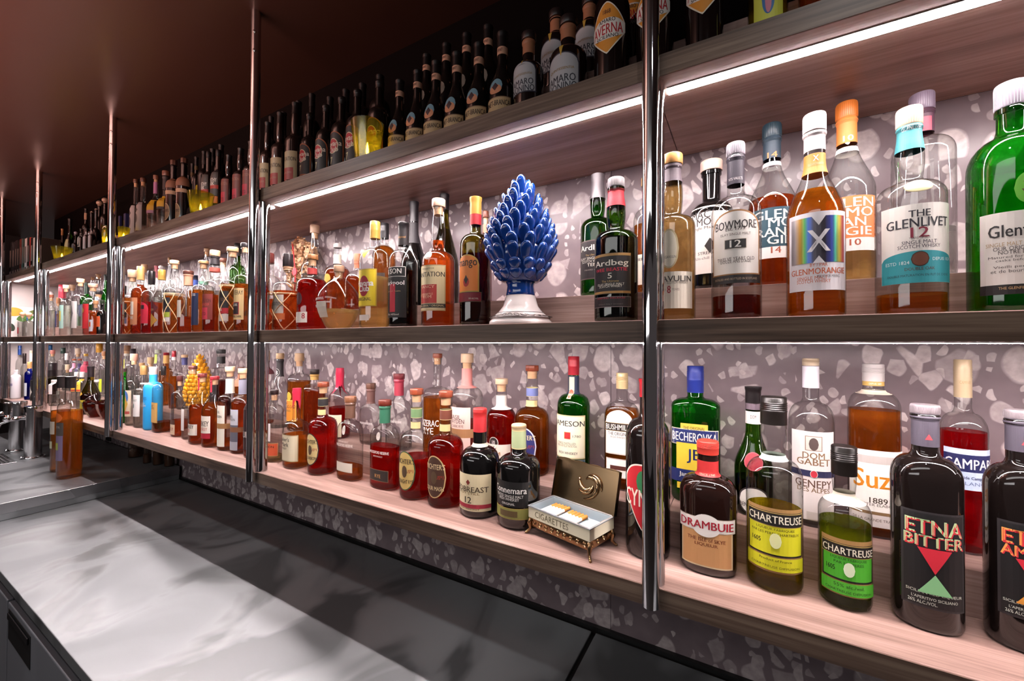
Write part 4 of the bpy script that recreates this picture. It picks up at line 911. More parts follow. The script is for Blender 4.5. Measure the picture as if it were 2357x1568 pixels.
(-1.2688,0.96,-0.334,0.2502,0.0364,('r',0.56,0.7,0.34),2,1,0,'clear',('red',0.1096),('wax','d22a4c',0.1848),[('rect',0.0071,0.0855,1.1,'e9dcbc',[("Maker's",0.0694,0.0137,0.6,'3a3028',0)],None)],'tall bottle with pinkish red wax dripping over its neck,back row',None),
(-1.1012,0.955,-0.334,0.2037,0.0445,('r',0.5,0.685,0.3),2.6,0.5,0,'clear',('clear',0.0254),('octcork','6e4a3c',0.1849),[('rect',0.1353,0.1849,2.9,'6a4640',[],None),('bare',0.0634,0.0786,0.8,'f2ece4',[('WOODFORD RESERVE',0.071,0.0068,0.85,'f0e8e4',0)],None)],'empty arched bottle with a brown strap over its stopper,back row',None),
(-0.9704,0.955,-0.334,0.2407,0.0495,('r',0.5,0.685,0.3),2.6,0.5,0,'clear',('clear',0.0409),('octcork','7c2e34',0.2234),[('rect',0.1707,0.2234,2.9,'a02c40',[],None),('bare',0.0771,0.0988,0.8,'f2ece4',[('WOODFORD RESERVE',0.0897,0.0072,0.85,'f0e8e4',0)],None)],'empty arched bottle with a crimson strap over its stopper,back row',None),
(-0.8191,0.965,-0.334,0.3079,0.0426,('r',0.6,0.68,0.28),2,1,0,'clear',('amber',0.1752),('cork','a8563a',0.2944),[('bare',0.0656,0.1192,0.9,'f2ece4',[('SAZERAC',0.1013,0.0188,0.9,'f4ece4',0),('RYE',0.0781,0.0197,0.5,'f4ece4',0)],None)],'amber rye bottle lettered in white,tall neck with reddish cork cap',None),
(-0.6959,0.95,-0.334,0.3098,0.0454,('r',0.6,0.715,0.33),2,1,0,'clear',('rose',0.1163),('cork','ecc8a4',0.2835),[('rect',0.2118,0.2673,2.9,'d88a84',[],None),('rect',0.0325,0.1603,0.85,'ecc8bc',[('BASIL',0.133,0.0117,0.5,'5a4440',-0.2),('HAYDEN',0.1213,0.0117,0.65,'5a4440',-0.1),('DARK RYE',0.1079,0.0075,0.5,'6a5048',0)],None),('rect',0.0764,0.1003,1.4,'a87850',[],None)],'clear bottle with salmon pink neck wrap and pale pink label',None),
(-0.5823,0.955,-0.334,0.2425,0.0401,('r',0.56,0.7,0.36),2,1,0,'clear',('red',0.1549),('cork','eac6a4',0.227),[('rect',0.1597,0.1964,2.9,'efe4dc',[],None),('oval',0.0586,0.0891,0.36,'2a1c18',[('10',0.0739,0.0128,0.3,'f2ece4',0)],'e8dccc'),('rect',0.0338,0.0699,1.2,'eadccc',[('Creek',0.0594,0.0128,0.5,'2a2018',-0.3),('RUM',0.0458,0.0088,0.4,'a8743c',0)],None)],'dark red bottle with white neck label and a round number ten badge',None),
(-0.4877,0.955,-0.334,0.2814,0.045,('r',0.5,0.635,0.335),2,1,0,'clear',('amber',0.1819),('octcork','8a4028',0.2666),[('rect',0.2,0.2232,2.9,'6a74a8',[],'d8c890'),('rect',0.1738,0.1908,1.5,'d8c48a',[],'6a5530'),('oval',0.0308,0.1245,0.72,'2c2f6a',[("MICHTER'S",0.1001,0.0122,0.92,'e6cfa0',0),('US*1',0.0776,0.0084,0.3,'a03020',0.5),('BOURBON',0.0523,0.0094,0.82,'e6cfa0',0)],'d8d4dc'),('oval',0.0617,0.0898,0.2,'5a4630',[],None)],'full amber bottle with blue oval label and blue starred neck band',None),
(-0.3737,0.96,-0.334,0.3069,0.0407,('r',0.6,0.72,0.33),2,1,0,'green',('green',0.2042),('screw','b81e30',0.2604),[('rect',0.2133,0.2585,1.9,'1e2a44',[],None),('rect',0.204,0.2559,0.5,'e8d8b0',[],None),('oval',0.2049,0.2261,0.4,'d8583c',[],'f0e0c0'),('rect',0.0603,0.1648,1.12,'efe6c8',[('JAMESON',0.1429,0.0175,0.95,'2a2a28',0),('1780',0.1149,0.0058,0.22,'4a4a3a',0.5),('TRIPLE DISTILLED',0.0966,0.0055,0.55,'4a4038',-0.1),('TRIPLE DISTILLE TROIS FOIS',0.0905,0.0047,0.6,'4a4038',-0.1),('IRISH WHISKEY',0.0737,0.0062,0.55,'3a3a38',0)],'c8b888'),('rect',0.1076,0.1247,0.2,'b82a2c',[],'d8a850'),('rect',0.0359,0.0584,1.12,'24465a',[],'8a8a78')],'green whiskey bottle with red cap and cream label,behind the cigarette box lid',None),
(-0.2537,0.965,-0.334,0.2695,0.0393,('r',0.62,0.78,0.33),3.4,0.75,0,'clear',('amber',0.186),('screw','e8cc98',0.2326),[('arch',0.0827,0.185,0.82,'f2ece4',[('BUSHMILLS',0.1458,0.0125,0.93,'f4ead8',0),('THE ORIGINAL',0.1305,0.0076,0.8,'4a4440',0),('IRISH WHISKEY',0.1225,0.0049,0.6,'6a625a',0)],'d8ccc0'),('rect',0.1364,0.1555,0.86,'2a1c16',[('BUSHMILLS',0.1458,0.0125,0.9,'f4ead8',0)],'c8a068'),('rect',0.0291,0.073,0.78,'f2ece4',[],'c8b8a8'),('rect',0.0474,0.0568,0.5,'5a2a20',[],None)],'square whiskey bottle with tan cap and white arched label,left of the nearest pole',None),
(-2.7589,0.8131,-0.405,0.2782,0.0207,('s',0.55,0.82,0.34),2,1,0,'green',('green',0.1672),('cork','3a2a26',0.2606),[('kite',0.0252,0.1368,0.5,'5a9a4a',[],None)],'slim green bottle with leafy sprig design,third from the left pole',None),
(-2.6557,0.8173,-0.405,0.3537,0.031,('r',0.5,0.66,0.4),2,1,0,'clear',('clear',0.1736),('cork','e0a890',0.3205),[('rect',0.0453,0.1736,1.0,'e8d6b8',[],None),('oval',0.1094,0.1712,0.6,'4a78c0',[],None),('kite',0.0601,0.1539,0.55,'e0b048',[],None),('rect',0.0576,0.0709,0.8,'c85a50',[],None)],'clear bottle with painted blue and yellow label and pink cork',None),
(-2.5493,0.8217,-0.405,0.2981,0.0364,('r',0.55,0.66,0.36),2,1,0,'clear',('clear',0.1991),('screw','c89c60',0.2535),[('rect',0.2074,0.2142,2.9,'e0dcd4',[],None),('rect',0.0549,0.1582,0.9,'ece6e2',[('BOTANIST',0.1318,0.0106,0.6,'5a6a5a',0)],None),('oval',0.0933,0.1173,0.14,'5a7a74',[],None)],'clear bottle with gold-brown cap and plain white label,left of the blue bottle',None),
(-2.4458,0.8245,-0.405,0.2948,0.0361,('r',0.66,0.77,0.42),2,1,0,'skyblue',None,('screw','f0e4e2',0.2588),[('bare',0.0264,0.1669,0.9,'f2ece4',[('LIBRES',0.1482,0.0131,0.6,'2a6aa8',0),('BLEU',0.1247,0.0094,0.4,'e8f0f8',-0.1),('OCEAN',0.1144,0.0103,0.5,'e8f0f8',0)],None)],'opaque sky blue bottle with a white screw cap',None),
(-2.3385,0.8242,-0.405,0.3013,0.0371,('r',0.64,0.77,0.26),4,0.95,0,'clear',('redbrown',0.0462),('screw','1e1a1c',0.2595),[('rect',0.0453,0.1373,0.85,'dcae64',[('SAINT',0.1213,0.0118,0.4,'6a4a20',-0.3),('JAMES',0.1091,0.0118,0.5,'6a4a20',-0.2)],'b88a48')],'square bottle with black cap and gold label,right of the blue bottle',None),
(-2.164,0.8219,-0.405,0.2638,0.0344,('r',0.62,0.78,0.28),2.6,0.8,0,'clear',('redbrown',0.0715),('cork','5c2c28',0.2404),[('rect',0.0519,0.0758,0.6,'4a2a20',[],None),('rect',0.0106,0.0541,0.62,'e0c8a8',[('RUM',0.0345,0.0148,0.6,'a04838',0)],None)],'clear arched bottle with brown mushroom stopper and little dark spirit left',None),
(-2.0659,0.8308,-0.405,0.3103,0.0372,('s',0.4,0.62,0.36),2,1,0,'clear',('clear',0.0383),('cork','6a3a32',0.2958),[('rect',0.0383,0.1292,0.35,'e8e0dc',[],None)],'empty clear bottle with long neck and brown cork top',None),
(-1.9417,0.8138,-0.405,0.2838,0.0429,('s',0.5,0.78,0.33),2.2,1,0,'clear',('redbrown',0.1555),('octcork','7a3430',0.2682),[('rect',0.2151,0.2682,0.5,'b02838',[],None),('rect',0.0374,0.0817,0.85,'eee4d4',[('TURKEY',0.0716,0.0137,0.75,'3a2a24',-0.1),('101',0.0547,0.0169,0.35,'b03a34',-0.3)],None)],'bourbon bottle with red neck strip and low cream label,left of its twin',None),
(-1.84,0.8144,-0.405,0.2764,0.0415,('s',0.52,0.78,0.33),2,1,0,'clear',('amber',0.1718),('octcork','a02c34',0.2626),[('rect',0.2131,0.2626,0.5,'c02c40',[],None),('rect',0.0564,0.1229,0.85,'eee4d4',[('TURKEY',0.0936,0.0196,0.85,'3a2a24',0),('WHISKEY',0.0721,0.0117,0.7,'c05a4c',0)],None),('rect',0.0357,0.0552,0.85,'b01c34',[],None)],'amber bourbon bottle with red neck strip,cream label over a red strip',None),
(-1.7325,0.8192,-0.405,0.3177,0.0389,('r',0.58,0.69,0.36),2,1,0,'clear',('amber',0.0379),('cork','ecc8a0',0.299),[('rect',0.2153,0.271,2.9,'eee0d0',[],None),('rect',0.0167,0.1715,0.72,'efe8d8',[('BASIL',0.1468,0.0091,0.5,'4a4440',-0.2),('HAYDEN',0.1297,0.0091,0.7,'4a4440',-0.1)],None),('rect',0.0842,0.1039,1.6,'a87a4c',[],None)],'tall clear bourbon bottle with pale cork,white neck wrap and tall cream label',None),
(-1.644,0.8217,-0.405,0.3135,0.0376,('r',0.58,0.69,0.36),2,1,0,'clear',('redbrown',0.189),('cork','ecc8a0',0.2961),[('rect',0.2168,0.271,2.9,'8a8a9a',[],None),('rect',0.1058,0.1631,0.72,'d4d4dc',[('BASIL',0.1372,0.0089,0.5,'4a4440',-0.2),('HAYDEN',0.1261,0.0089,0.7,'4a4440',-0.1)],None),('rect',0.0136,0.1058,0.72,'6a6a78',[],None),('rect',0.08,0.0984,1.6,'8a5a3c',[],None),('rect',0.0136,0.0449,0.7,'b8b8c2',[],None)],'tall red bourbon bottle with grey neck wrap,just left of the second pole',None),
(-3.3883,0.9616,-0.334,0.3023,0.0323,('r',0.62,0.76,0.42),2,1,0,'clear',('clear',0.1322),('screw','1e3a30',0.2424),[('rect',0.0463,0.1322,1,'d8d8cc',[],None)],'clear bottle with dark green cap,just right of the third pole,back row',None),
(-3.326,0.9884,-0.334,0.3229,0.0347,('r',0.6,0.75,0.44),2,1,0,'clear',('clear',0.1329),('cork','a87a58',0.289),[],'clear bottle with brown woven cork,behind the dark green cap',None),
(-3.1596,0.9358,-0.334,0.2752,0.028,('r',0.4,0.55,0.5),2,1,0,'clear',('clear',0.0377),('lid','dcd8cc',0.2619),[('rect',0.1417,0.2414,0.8,'c8cc50',[],None)],'slim clear bottle with a lime yellow strip,back row',None),
(-3.199,0.9792,-0.334,0.3037,0.0298,('r',0.6,0.75,0.44),2,1,0,'clear',('clear',0.0917),('screw','2a2024',0.2744),[],'clear bottle with black screw cap beside a pink cork,back row',None),
(-2.9744,0.9498,-0.334,0.225,0.0269,('r',0.6,0.75,0.4),2,1,0,'clear',('clear',0.0486),('cork','d0a068',0.2083),[],'clear bottle showing only a tan cork behind the gold-brown cap',None),
(-2.9192,0.9702,-0.334,0.2578,0.0313,('r',0.6,0.75,0.4),2,1,0,'clear',('clear',0.0504),('cork','d8b484',0.222),[],'clear bottle with pale cork behind the blue bottle',None),
(-2.794,0.9596,-0.334,0.3014,0.032,('s',0.5,0.82,0.42),2,1,0,'clear',('clear',0.1137),('screw','d8dcc8',0.2814),[('rect',0.2269,0.2759,1,'b8cc58',[],None)],'clear sloping bottle with white cap and lime neck strip',None),
(-2.7332,0.9754,-0.334,0.2861,0.0301,('r',0.6,0.73,0.42),2,1,0,'clear',('amber',0.2337),('screw','b02a34',0.2711),[('rect',0.2278,0.2711,2.9,'d8a458',[],None)],'amber bottle with red cap and gold neck,back row',None),
(-2.5728,0.95,-0.334,0.2973,0.0245,('r',0.52,0.72,0.36),2.4,0.7,0,'clear',('amber',0.1661),('screw','c82c3c',0.2664),[('rect',0.2493,0.2664,2.9,'eee0dc',[],None)],'clear flask with bright red cap and white neck band',None),
(-2.5052,0.97,-0.334,0.2783,0.032,('r',0.58,0.74,0.38),2,1,0,'clear',('clear',0.0769),('cork','e0b88c',0.2636),[('rect',0.2257,0.2636,2.9,'4a4c80',[],None)],'clear bottle with cork and indigo neck wrap,left of the yellow pine cone',None),
(-2.1026,0.955,-0.334,0.3082,0.0386,('r',0.7,0.74,0.42),4,0.9,0,'clear',('dark',0.1681),('lid','201c1e',0.29),[('rect',0.2441,0.2762,2.9,'1c1a1c',[],None),('rect',0.0589,0.1681,0.85,'1a1214',[],None)],'square-shouldered bottle with flat black lid,right of the yellow pine cone',None),
(-1.9401,0.96,-0.334,0.2331,0.0276,('r',0.66,0.8,0.4),2,1,0,'clear',('amber',0.1487),('cork','5a2e28',0.2172),[('rect',0.1487,0.2012,0.9,'c87a5c',[],None)],'bottle with brown cap seen behind the grey neck wrap',None),
(-2.8645,0.8168,-0.405,0.2615,0.0188,('r',0.58,0.74,0.42),2,1,0,'clear',('amber',0.0875),('foil','c8984c',0.1806),[('rect',0.0146,0.0875,0.9,'e8d4b8',[],None)],'bottle with gold foil neck hidden by the third pole',None),
(-0.1172,0.8,0.044,0.3112,0.0394,('b',0.56,0.645,0.4),2,1,0,'clear',('straw',0.2705),('cork','d8a05c',0.291),[('rect',0.2582,0.2941,2.9,'5a4c54',[],None),('oval',0.0936,0.164,0.42,'ece2cc',[('LAGAVULIN',0.1139,0.0048,0.7,'4a4440',0)],'c8b890'),('rect',0.0225,0.0876,1.1,'ece2d0',[('LAGAVULIN',0.0751,0.0102,0.92,'3a3430',0),('SINGLE MALT SCOTCH WHISKY',0.0682,0.0045,0.75,'6a6058',0),('8',0.056,0.0131,0.07,'a8283c',0),('AGED        YEARS',0.056,0.0042,0.4,'8a7a70',0)],None)],'pale amber malt bottle with orange cork top,immediately right of the nearest pole',None),
(-0.0609,0.94,0.113,0.2733,0.0411,('r',0.58,0.7,0.42),2,1,0,'black',None,('cork','e8c4b4',0.2515),[('rect',0.033,0.17,1.15,'e8ded6',[('MAC',0.1531,0.0155,0.42,'3a3230',-0.4),('MO',0.1382,0.0155,0.3,'3a3230',-0.25),('Single Malt Scotch',0.1251,0.0074,0.8,'5a5048',0),('STRENGTH',0.0744,0.0061,0.5,'4a4440',0),('Un-chill Filtered',0.0643,0.0054,0.6,'4a4440',0)],None),('kite',0.0728,0.1048,0.25,'2a2422',[],None)],'black bottle with pink-cream stopper and white label bearing a small dark animal',None),
(-0.0141,0.81,0.044,0.3115,0.0388,('r',0.6,0.72,0.34),2,1,0,'clear',('dark',0.0424),('lid','9a929c',0.2896),[('rect',0.2375,0.2896,2.9,'3a3440',[('NTS VAULTS',0.2462,0.0046,0.3,'d8d0d0',0)],None),('arch',0.0748,0.1848,1.08,'f2ece4',[('BOWMORE',0.1599,0.0141,0.8,'2a2220',0),('Est. 1779',0.1531,0.0062,0.35,'4a3a34',0),('ISLAY SINGLE MALT',0.1438,0.0042,0.55,'5a4a40',0),('TWELVE YEARS OLD',0.1024,0.0056,0.7,'4a3a34',0),("DOUZE ANS D'AGE",0.0979,0.0051,0.55,'4a3a34',0)],'a87848'),('rect',0.1193,0.1354,0.42,'1e1a1a',[('12',0.1275,0.0118,0.5,'f2ece4',0)],'c8b8a8'),('rect',0.0613,0.0754,1.08,'1c1818',[('DISTILLED AND BOTTLED IN SCOTLAND',0.0686,0.0034,0.8,'b09a80',0)],None)],'clear malt bottle with grey cap and white arched label marked 12',None),
(0.046,0.94,0.113,0.3217,0.0407,('s',0.5,0.76,0.36),2,1,0,'clear',('redbrown',0.1734),('lid','2e4450',0.2948),[('rect',0.2521,0.2948,2.9,'2c3e4c',[('14',0.2579,0.011,0.2,'d88a50',0)],None),('rect',0.2367,0.2446,2.9,'e8e0e0',[],None),('rect',0.0738,0.1481,1.0,'1c4452',[('GLEN',0.1345,0.0177,0.85,'f2ece4',0),('MO',0.1196,0.0177,0.5,'f2ece4',0.3),('RAN',0.1016,0.0158,0.6,'f2ece4',-0.1),('GIE',0.0865,0.0158,0.5,'f2ece4',0.25)],None),('rect',0.0524,0.0738,1.0,'efe6e2',[('14',0.0675,0.012,0.2,'b0583c',0.1)],None)],'red-amber whisky bottle with dark teal cap and teal label',None),
(0.0984,0.815,0.044,0.3335,0.0391,('s',0.5,0.76,0.36),2,1,0,'clear',('orange',0.2071),('lid','f0dcdc',0.3043),[('rect',0.2721,0.3022,2.9,'efdfe0',[],None),('rect',0.2338,0.266,2.9,'e88a3c',[('X',0.2581,0.0089,0.09,'f4ece8',0),('GLENMORANGIE',0.2485,0.0037,0.25,'f0c8a0',0)],None),('rect',0.0429,0.1648,1.12,'e6e2e6',[('BY / PAR',0.0824,0.0052,0.25,'c8643c',0),('GLENMORANGIE',0.0728,0.0094,0.88,'c8643c',0),('SINGLE MALT',0.0624,0.0052,0.45,'c8643c',-0.2),('SCOTCH WHISKY',0.0572,0.0052,0.5,'c8643c',-0.16),('MADE FOR MIXING',0.0642,0.0042,0.35,'3a3438',0.3)],None),('rect',0.0858,0.1575,0.98,'holo',[],None),('bare',0.1001,0.1418,0.9,'f2ece4',[('X',0.1197,0.0339,0.42,'e8e4e8',0),('X',0.1197,0.0334,0.4,'e8e4e8',0),('X',0.1197,0.0328,0.38,'e8e4e8',0)],None),('tri',0.0845,0.0962,0.2,'e6e2e6',[],None),('itri',0.1431,0.1627,0.3,'e6e2e6',[],None)],'orange whisky bottle with rainbow foil label bearing a big white X',None),
(0.1609,0.94,0.113,0.3299,0.04,('s',0.5,0.77,0.36),2,1,0,'clear',('straw',0.0693),('lid','f08838',0.301),[('rect',0.2535,0.301,2.9,'f08a40',[('10',0.2614,0.0102,0.18,'fbe8d8',0)],None),('rect',0.2368,0.2457,2.9,'f2e6e0',[],None),('rect',0.0757,0.1488,1.0,'f0844a',[('GLEN',0.1377,0.0164,0.85,'f2ece4',0),('MO',0.1204,0.0164,0.5,'f2ece4',0.3),('RAN',0.1038,0.0152,0.6,'f2ece4',-0.1),('GIE',0.0874,0.0152,0.5,'f2ece4',0.25)],None),('rect',0.0532,0.0757,1.0,'f2e8e4',[('10',0.0678,0.0111,0.2,'b0583c',0.1)],None)],'whisky bottle with bright orange cap and orange label,behind the X bottle',None),
(0.2136,0.82,0.044,0.3127,0.0397,('b',0.56,0.66,0.36),2,1,0,'clear',('amber',0.0338),('lid','ecd2b4',0.2849),[('rect',0.2472,0.2861,2.9,'4aa0a8',[('GLENLIVET',0.2787,0.0054,0.3,'e8f0f0',0)],None),('oval',0.1757,0.1948,0.42,'f0e4b0',[],'d8c890'),('rect',0.0468,0.1589,1.12,'f2ece4',[('THE',0.1453,0.0096,0.26,'2a2830',0),('GLENLIVET',0.1324,0.0134,0.82,'2a2830',0),('12',0.1183,0.0148,0.22,'8a2038',0),('YEARS OF AGE',0.1105,0.0031,0.25,'6a5a5a',0),('SINGLE MALT',0.1045,0.0052,0.42,'3a3440',0),('SCOTCH WHISKY',0.0985,0.0052,0.52,'3a3440',0)],None),('arch',0.0468,0.0921,1.1,'2e9aa4',[('ESTD 1824',0.0761,0.0048,0.3,'e0f0f0',-0.55),('DEPUIS 1824',0.0795,0.0043,0.3,'e0f0f0',0.6),('DOUBLE OAK',0.0666,0.0043,0.36,'5a3a2a',0),('DOUBLE MATURATION EN FUT DE CHENE',0.0576,0.0033,0.8,'2a4a54',0)],None),('oval',0.0699,0.0909,0.24,'6a3a24',[],'3a2418')],'wide clear malt bottle with cream cap,turquoise neck wrap and turquoise-footed label',None),
(0.2622,0.945,0.113,0.3183,0.0385,('r',0.66,0.78,0.38),2.6,1,0,'clear',('clear',0.0828),('lid','8a7a8c',0.2889),[('rect',0.2495,0.2889,2.9,'4a2a3c',[],None),('rect',0.2501,0.274,0.6,'b84a5c',[],None)],'clear bottle with purple-grey cap and maroon neck wrap,behind the turquoise one',None),
(0.3168,0.82,0.044,0.3178,0.0416,('r',0.63,0.8,0.34),2.6,0.9,0,'green',('green',0.1868),('lid','a8a0ac',0.2837),[('oval',0.1431,0.1835,0.3,'6ab83a',[],None),('rect',0.0374,0.1343,1.05,'ebe4dc',[('Glenfiddich',0.1093,0.0166,0.8,'2a2626',0),('SINGLE MALT SCOTCH WHISKY',0.0918,0.0052,0.85,'b89a70',0),('OUR ORIGINAL TWELVE',0.0859,0.0052,0.7,'4a4440',0),('NOTRE DOUZE ANS',0.0809,0.0052,0.6,'4a4440',0),('Matured for 12 years in oak',0.0744,0.0044,0.8,'5a5450',0),('casks before mellowing',0.07,0.0044,0.65,'5a5450',0),('Vieilli pendant 12 ans',0.0613,0.0044,0.7,'5a5450',0),('et de bourbon a Oloroso',0.0563,0.0044,0.75,'5a5450',0)],None),('rect',0.0255,0.0385,1.05,'161212',[('THE GLENFIDDICH DISTILLERY',0.0337,0.0035,0.6,'c8a878',0)],None),('bare',0.1387,0.1912,0.5,'f2ece4',[('V',0.1562,0.0109,0.3,'5a4a28',0),('Y',0.1671,0.0087,0.25,'6a5a30',0)],None)],'bright green triangular malt bottle cut by the right picture edge',None),
(-0.2255,0.81,0.044,0.2925,0.0425,('b',0.56,0.655,0.38),2,1,0,'dgreen',('black',0.1673),('lid','a09a9c',0.2735),[('rect',0.2344,0.2682,2.9,'d8404c',[],None),('rect',0.0556,0.1343,0.98,'141112',[('Ardbeg',0.1139,0.015,0.85,'e8e2d4',0),('WEE BEASTIE',0.1025,0.0064,0.8,'c82440',0),('5',0.0905,0.0104,0.1,'e8e2d4',0),('The Ultimate',0.0801,0.0041,0.4,'b89a60',0),('ISLAY SINGLE MALT',0.0742,0.0045,0.65,'e8e2d4',0),('SCOTCH WHISKY',0.0701,0.0045,0.55,'e8e2d4',0)],'3a3430'),('rect',0.1286,0.1336,0.95,'a8824a',[],None),('rect',0.0565,0.061,0.95,'a8824a',[],None),('rect',0.03,0.0504,0.98,'1a1314',[('LIMITED RELEASE',0.0475,0.0027,0.7,'b02440',0),('SINGLE MALT WHISKY',0.0357,0.0023,0.6,'6a6060',0)],'8a8080')],'dark green malt bottle with grey cap,red neck wrap and black label',None),
(-0.3043,0.935,0.113,0.2933,0.0402,('b',0.56,0.66,0.38),2,1,0,'dgreen',('green',0.2245),('foil','6a6266',0.2345),[('rect',0.0395,0.13,1.0,'241a1c',[('Ardbeg',0.1105,0.0168,0.85,'e8e2d4',0),('The Ultimate',0.0954,0.0043,0.4,'b89a60',0),('ISLAY SINGLE MALT',0.0879,0.0059,0.85,'e8e2d4',0),('SCOTCH WHISKY',0.0808,0.0059,0.7,'e8e2d4',0),('TEN',0.0727,0.007,0.3,'e8e2d4',0),('YEARS OLD',0.0611,0.0032,0.5,'a89a90',0)],'5a4a44')],'green malt bottle with dark patterned capsule,behind the red-necked one',None),
(-0.191,0.94,0.113,0.2659,0.0298,('r',0.62,0.76,0.36),2,1,0,'clear',('amber',0.1573),('cork','c89a60',0.247),[('rect',0.0211,0.0878,0.95,'ece0cc',[('ABERLOUR',0.077,0.0062,0.8,'4a4038',0)],None)],'amber bottle mostly hidden behind the nearest pole,middle shelf',None),
(-0.563,0.8,0.044,0.3111,0.0372,('r',0.62,0.735,0.36),2,1,0,'olive',('dark',0.1712),('foil','d8a04a',0.2693),[('rect',0.2437,0.2693,2.9,'b8242c',[],None),('arch',0.0795,0.1671,0.85,'e8863a',[('mango',0.1438,0.0192,0.85,'2a1a14',0)],'c8a04a'),('oval',0.0918,0.1137,0.22,'b02a24',[],None),('kite',0.0973,0.1192,0.15,'2a2018',[],None),('rect',0.0562,0.0795,1.0,'7a1424',[('30% ALC.VOL',0.0639,0.0038,0.3,'f0e0d0',0.5)],'3a4a2a')],'olive bottle with gold cap and orange fruit label,left of the blue pine cone',None),
(-0.6343,0.95,0.113,0.2646,0.0185,('r',0.62,0.78,0.4),2,1,0,'clear',('rose',0.1948),('cork','8a4a34',0.246),[('rect',0.2033,0.2263,2.9,'d88a70',[],None)],'slim clear bottle with brown top behind the blue pine cone',None),
(-0.6785,0.8,0.044,0.3271,0.0416,('b',0.51,0.61,0.36),2,1,0,'clear',('redbrown',0.2205),('cork','eec0a8',0.3063),[('rect',0.0399,0.1528,1.15,'e6d2a4',[('PLANTATION',0.1294,0.0121,0.95,'3a3024',0),('Stiggins',0.144,0.0055,0.4,'5a4a34',0),('PINEAPPLE RUM',0.0784,0.0083,0.4,'e8b090',-0.35)],'c8b080'),('rect',0.0586,0.1046,0.62,'b83a34',[('FANCY',0.0991,0.0072,0.8,'e8b090',0),('PINEAPPLE',0.0812,0.0044,0.65,'e8b090',0),('RUM',0.0743,0.0072,0.5,'e8b090',0)],None),('rect',0.0476,0.057,1.15,'2a2420',[('ORIGINAL DARK * ORIGINAL',0.0525,0.0055,0.92,'e6d2a4',0)],None),('oval',0.1666,0.1887,0.3,'e8d8d0',[],None)],'red-brown rum bottle with pink cork and cream newspaper-like label',None),
(-0.7787,0.945,0.113,0.3363,0.0432,('s',0.36,0.8,0.3),2,1,0,'olive',('olive',0.2316),('foil','2a2428',0.2886),[('rect',0.0114,0.1311,0.8,'e8dccc',[],None)],'tall olive hock-style bottle with black capsule,behind the cream label rum',None),
(-0.9006,0.945,0.113,0.3348,0.0396,('s',0.4,0.74,0.34),2,1,0,'black',None,('foil','2c282c',0.2715),[('rect',0.2018,0.2685,2.9,'2c282c',[],None),('rect',0.0722,0.1028,1.0,'d8ccc8',[],None),('rect',0.0773,0.1011,0.25,'b02438',[],None)],'black foil-necked sparkling wine bottle on the middle shelf',None),
(-0.8,0.8,0.044,0.2859,0.0382,('r',0.63,0.76,0.36),2,1,0,'clear',('black',0.1531),('screw','2a2628',0.2659),[('rect',0.2228,0.2659,2.9,'241f21',[('Blackpool',0.2436,0.0077,0.4,'a87840',0)],None),('rect',0.134,0.1604,0.95,'141213',[('& SON',0.1487,0.0135,0.7,'f2ece4',0)],'e8e0d8'),('rect',0.0272,0.134,1.0,'161415',[('Blackpool',0.1164,0.0146,0.85,'f0ece8',0),('Spiced Rum',0.0959,0.0059,0.6,'b89a70',0),('70cl 40%vol',0.0354,0.0047,0.5,'e0d8d0',0)],None),('rect',0.0418,0.115,0.24,'c02438',[],None)],'clear-shouldered bottle with black label and black cap,right of the gold-capped rum',None),
(-1.0262,0.94,0.113,0.2848,0.0363,('r',0.62,0.76,0.38),2,1,0,'clear',('amber',0.2096),('screw','2e2a2e',0.2349),[('rect',0.0272,0.1165,0.9,'3a2a24',[],None)],'amber bottle with black cap,behind the yellow label rum',None),
(-0.9108,0.8,0.044,0.3048,0.0375,('r',0.63,0.775,0.36),2.8,1,0,'clear',('straw',0.1461),('screw','d8aa50',0.2558),[('itri',0.1939,0.2185,0.5,'e8c83a',[],None),('rect',0.0614,0.1646,1.05,'ecd02a',[('Havana',0.1254,0.0166,0.8,'f2ece4',0),('Club',0.1106,0.0166,0.5,'f2ece4',0),('ORIGINAL',0.0814,0.0092,0.65,'3a2a14',0)],'c8a83a'),('oval',0.0891,0.1461,0.5,'a01828',[('Havana',0.1254,0.0166,1.6,'f2ece4',0),('Club',0.1106,0.0166,1.0,'f2ece4',0)],None),('rect',0.0229,0.0383,0.5,'e0d8d0',[],None)],'pale rum bottle with gold cap,yellow label and red disc',None),
(-1.0688,0.8022,0.044,0.1955,0.0628,('f',0.42,0.84,0.2),2,1,0,'clear',('straw',0.0604),('cork','d0a888',0.1757),[('bare',0.0587,0.0984,0.8,'f2ece4',[('ORPHAN BARREL',0.0901,0.0073,0.6,'f0e8e4',-0.3),('RESERVA',0.0686,0.0073,0.4,'f0e8e4',-0.3)],None),('rect',0.0356,0.0819,0.35,'e8dccc',[],None)],'round balloon decanter bottle with a wooden stopper and pale spirit',None),
(-1.2681,0.945,0.113,0.2486,0.0428,('r',0.55,0.72,0.3),2,1,0,'clear',('redbrown',0.1566),('lid','c8c0bc',0.2331),[('rect',0.1749,0.2081,2.9,'e8dcc8',[],None),('oval',0.1,0.1351,0.4,'b8943a',[],None)],'red-brown bottle with cream neck label and gold seal,behind the balloon decanter',None),
(-1.1563,0.94,0.113,0.1987,0.04,('r',0.52,0.74,0.24),2,1,0,'clear',('redbrown',0.1159),('cork','c88a68',0.1717),[('rect',0.1489,0.1717,1.5,'b86a4a',[],None)],'dark red round-bodied bottle with cork,between decanter and yellow label rum',None),
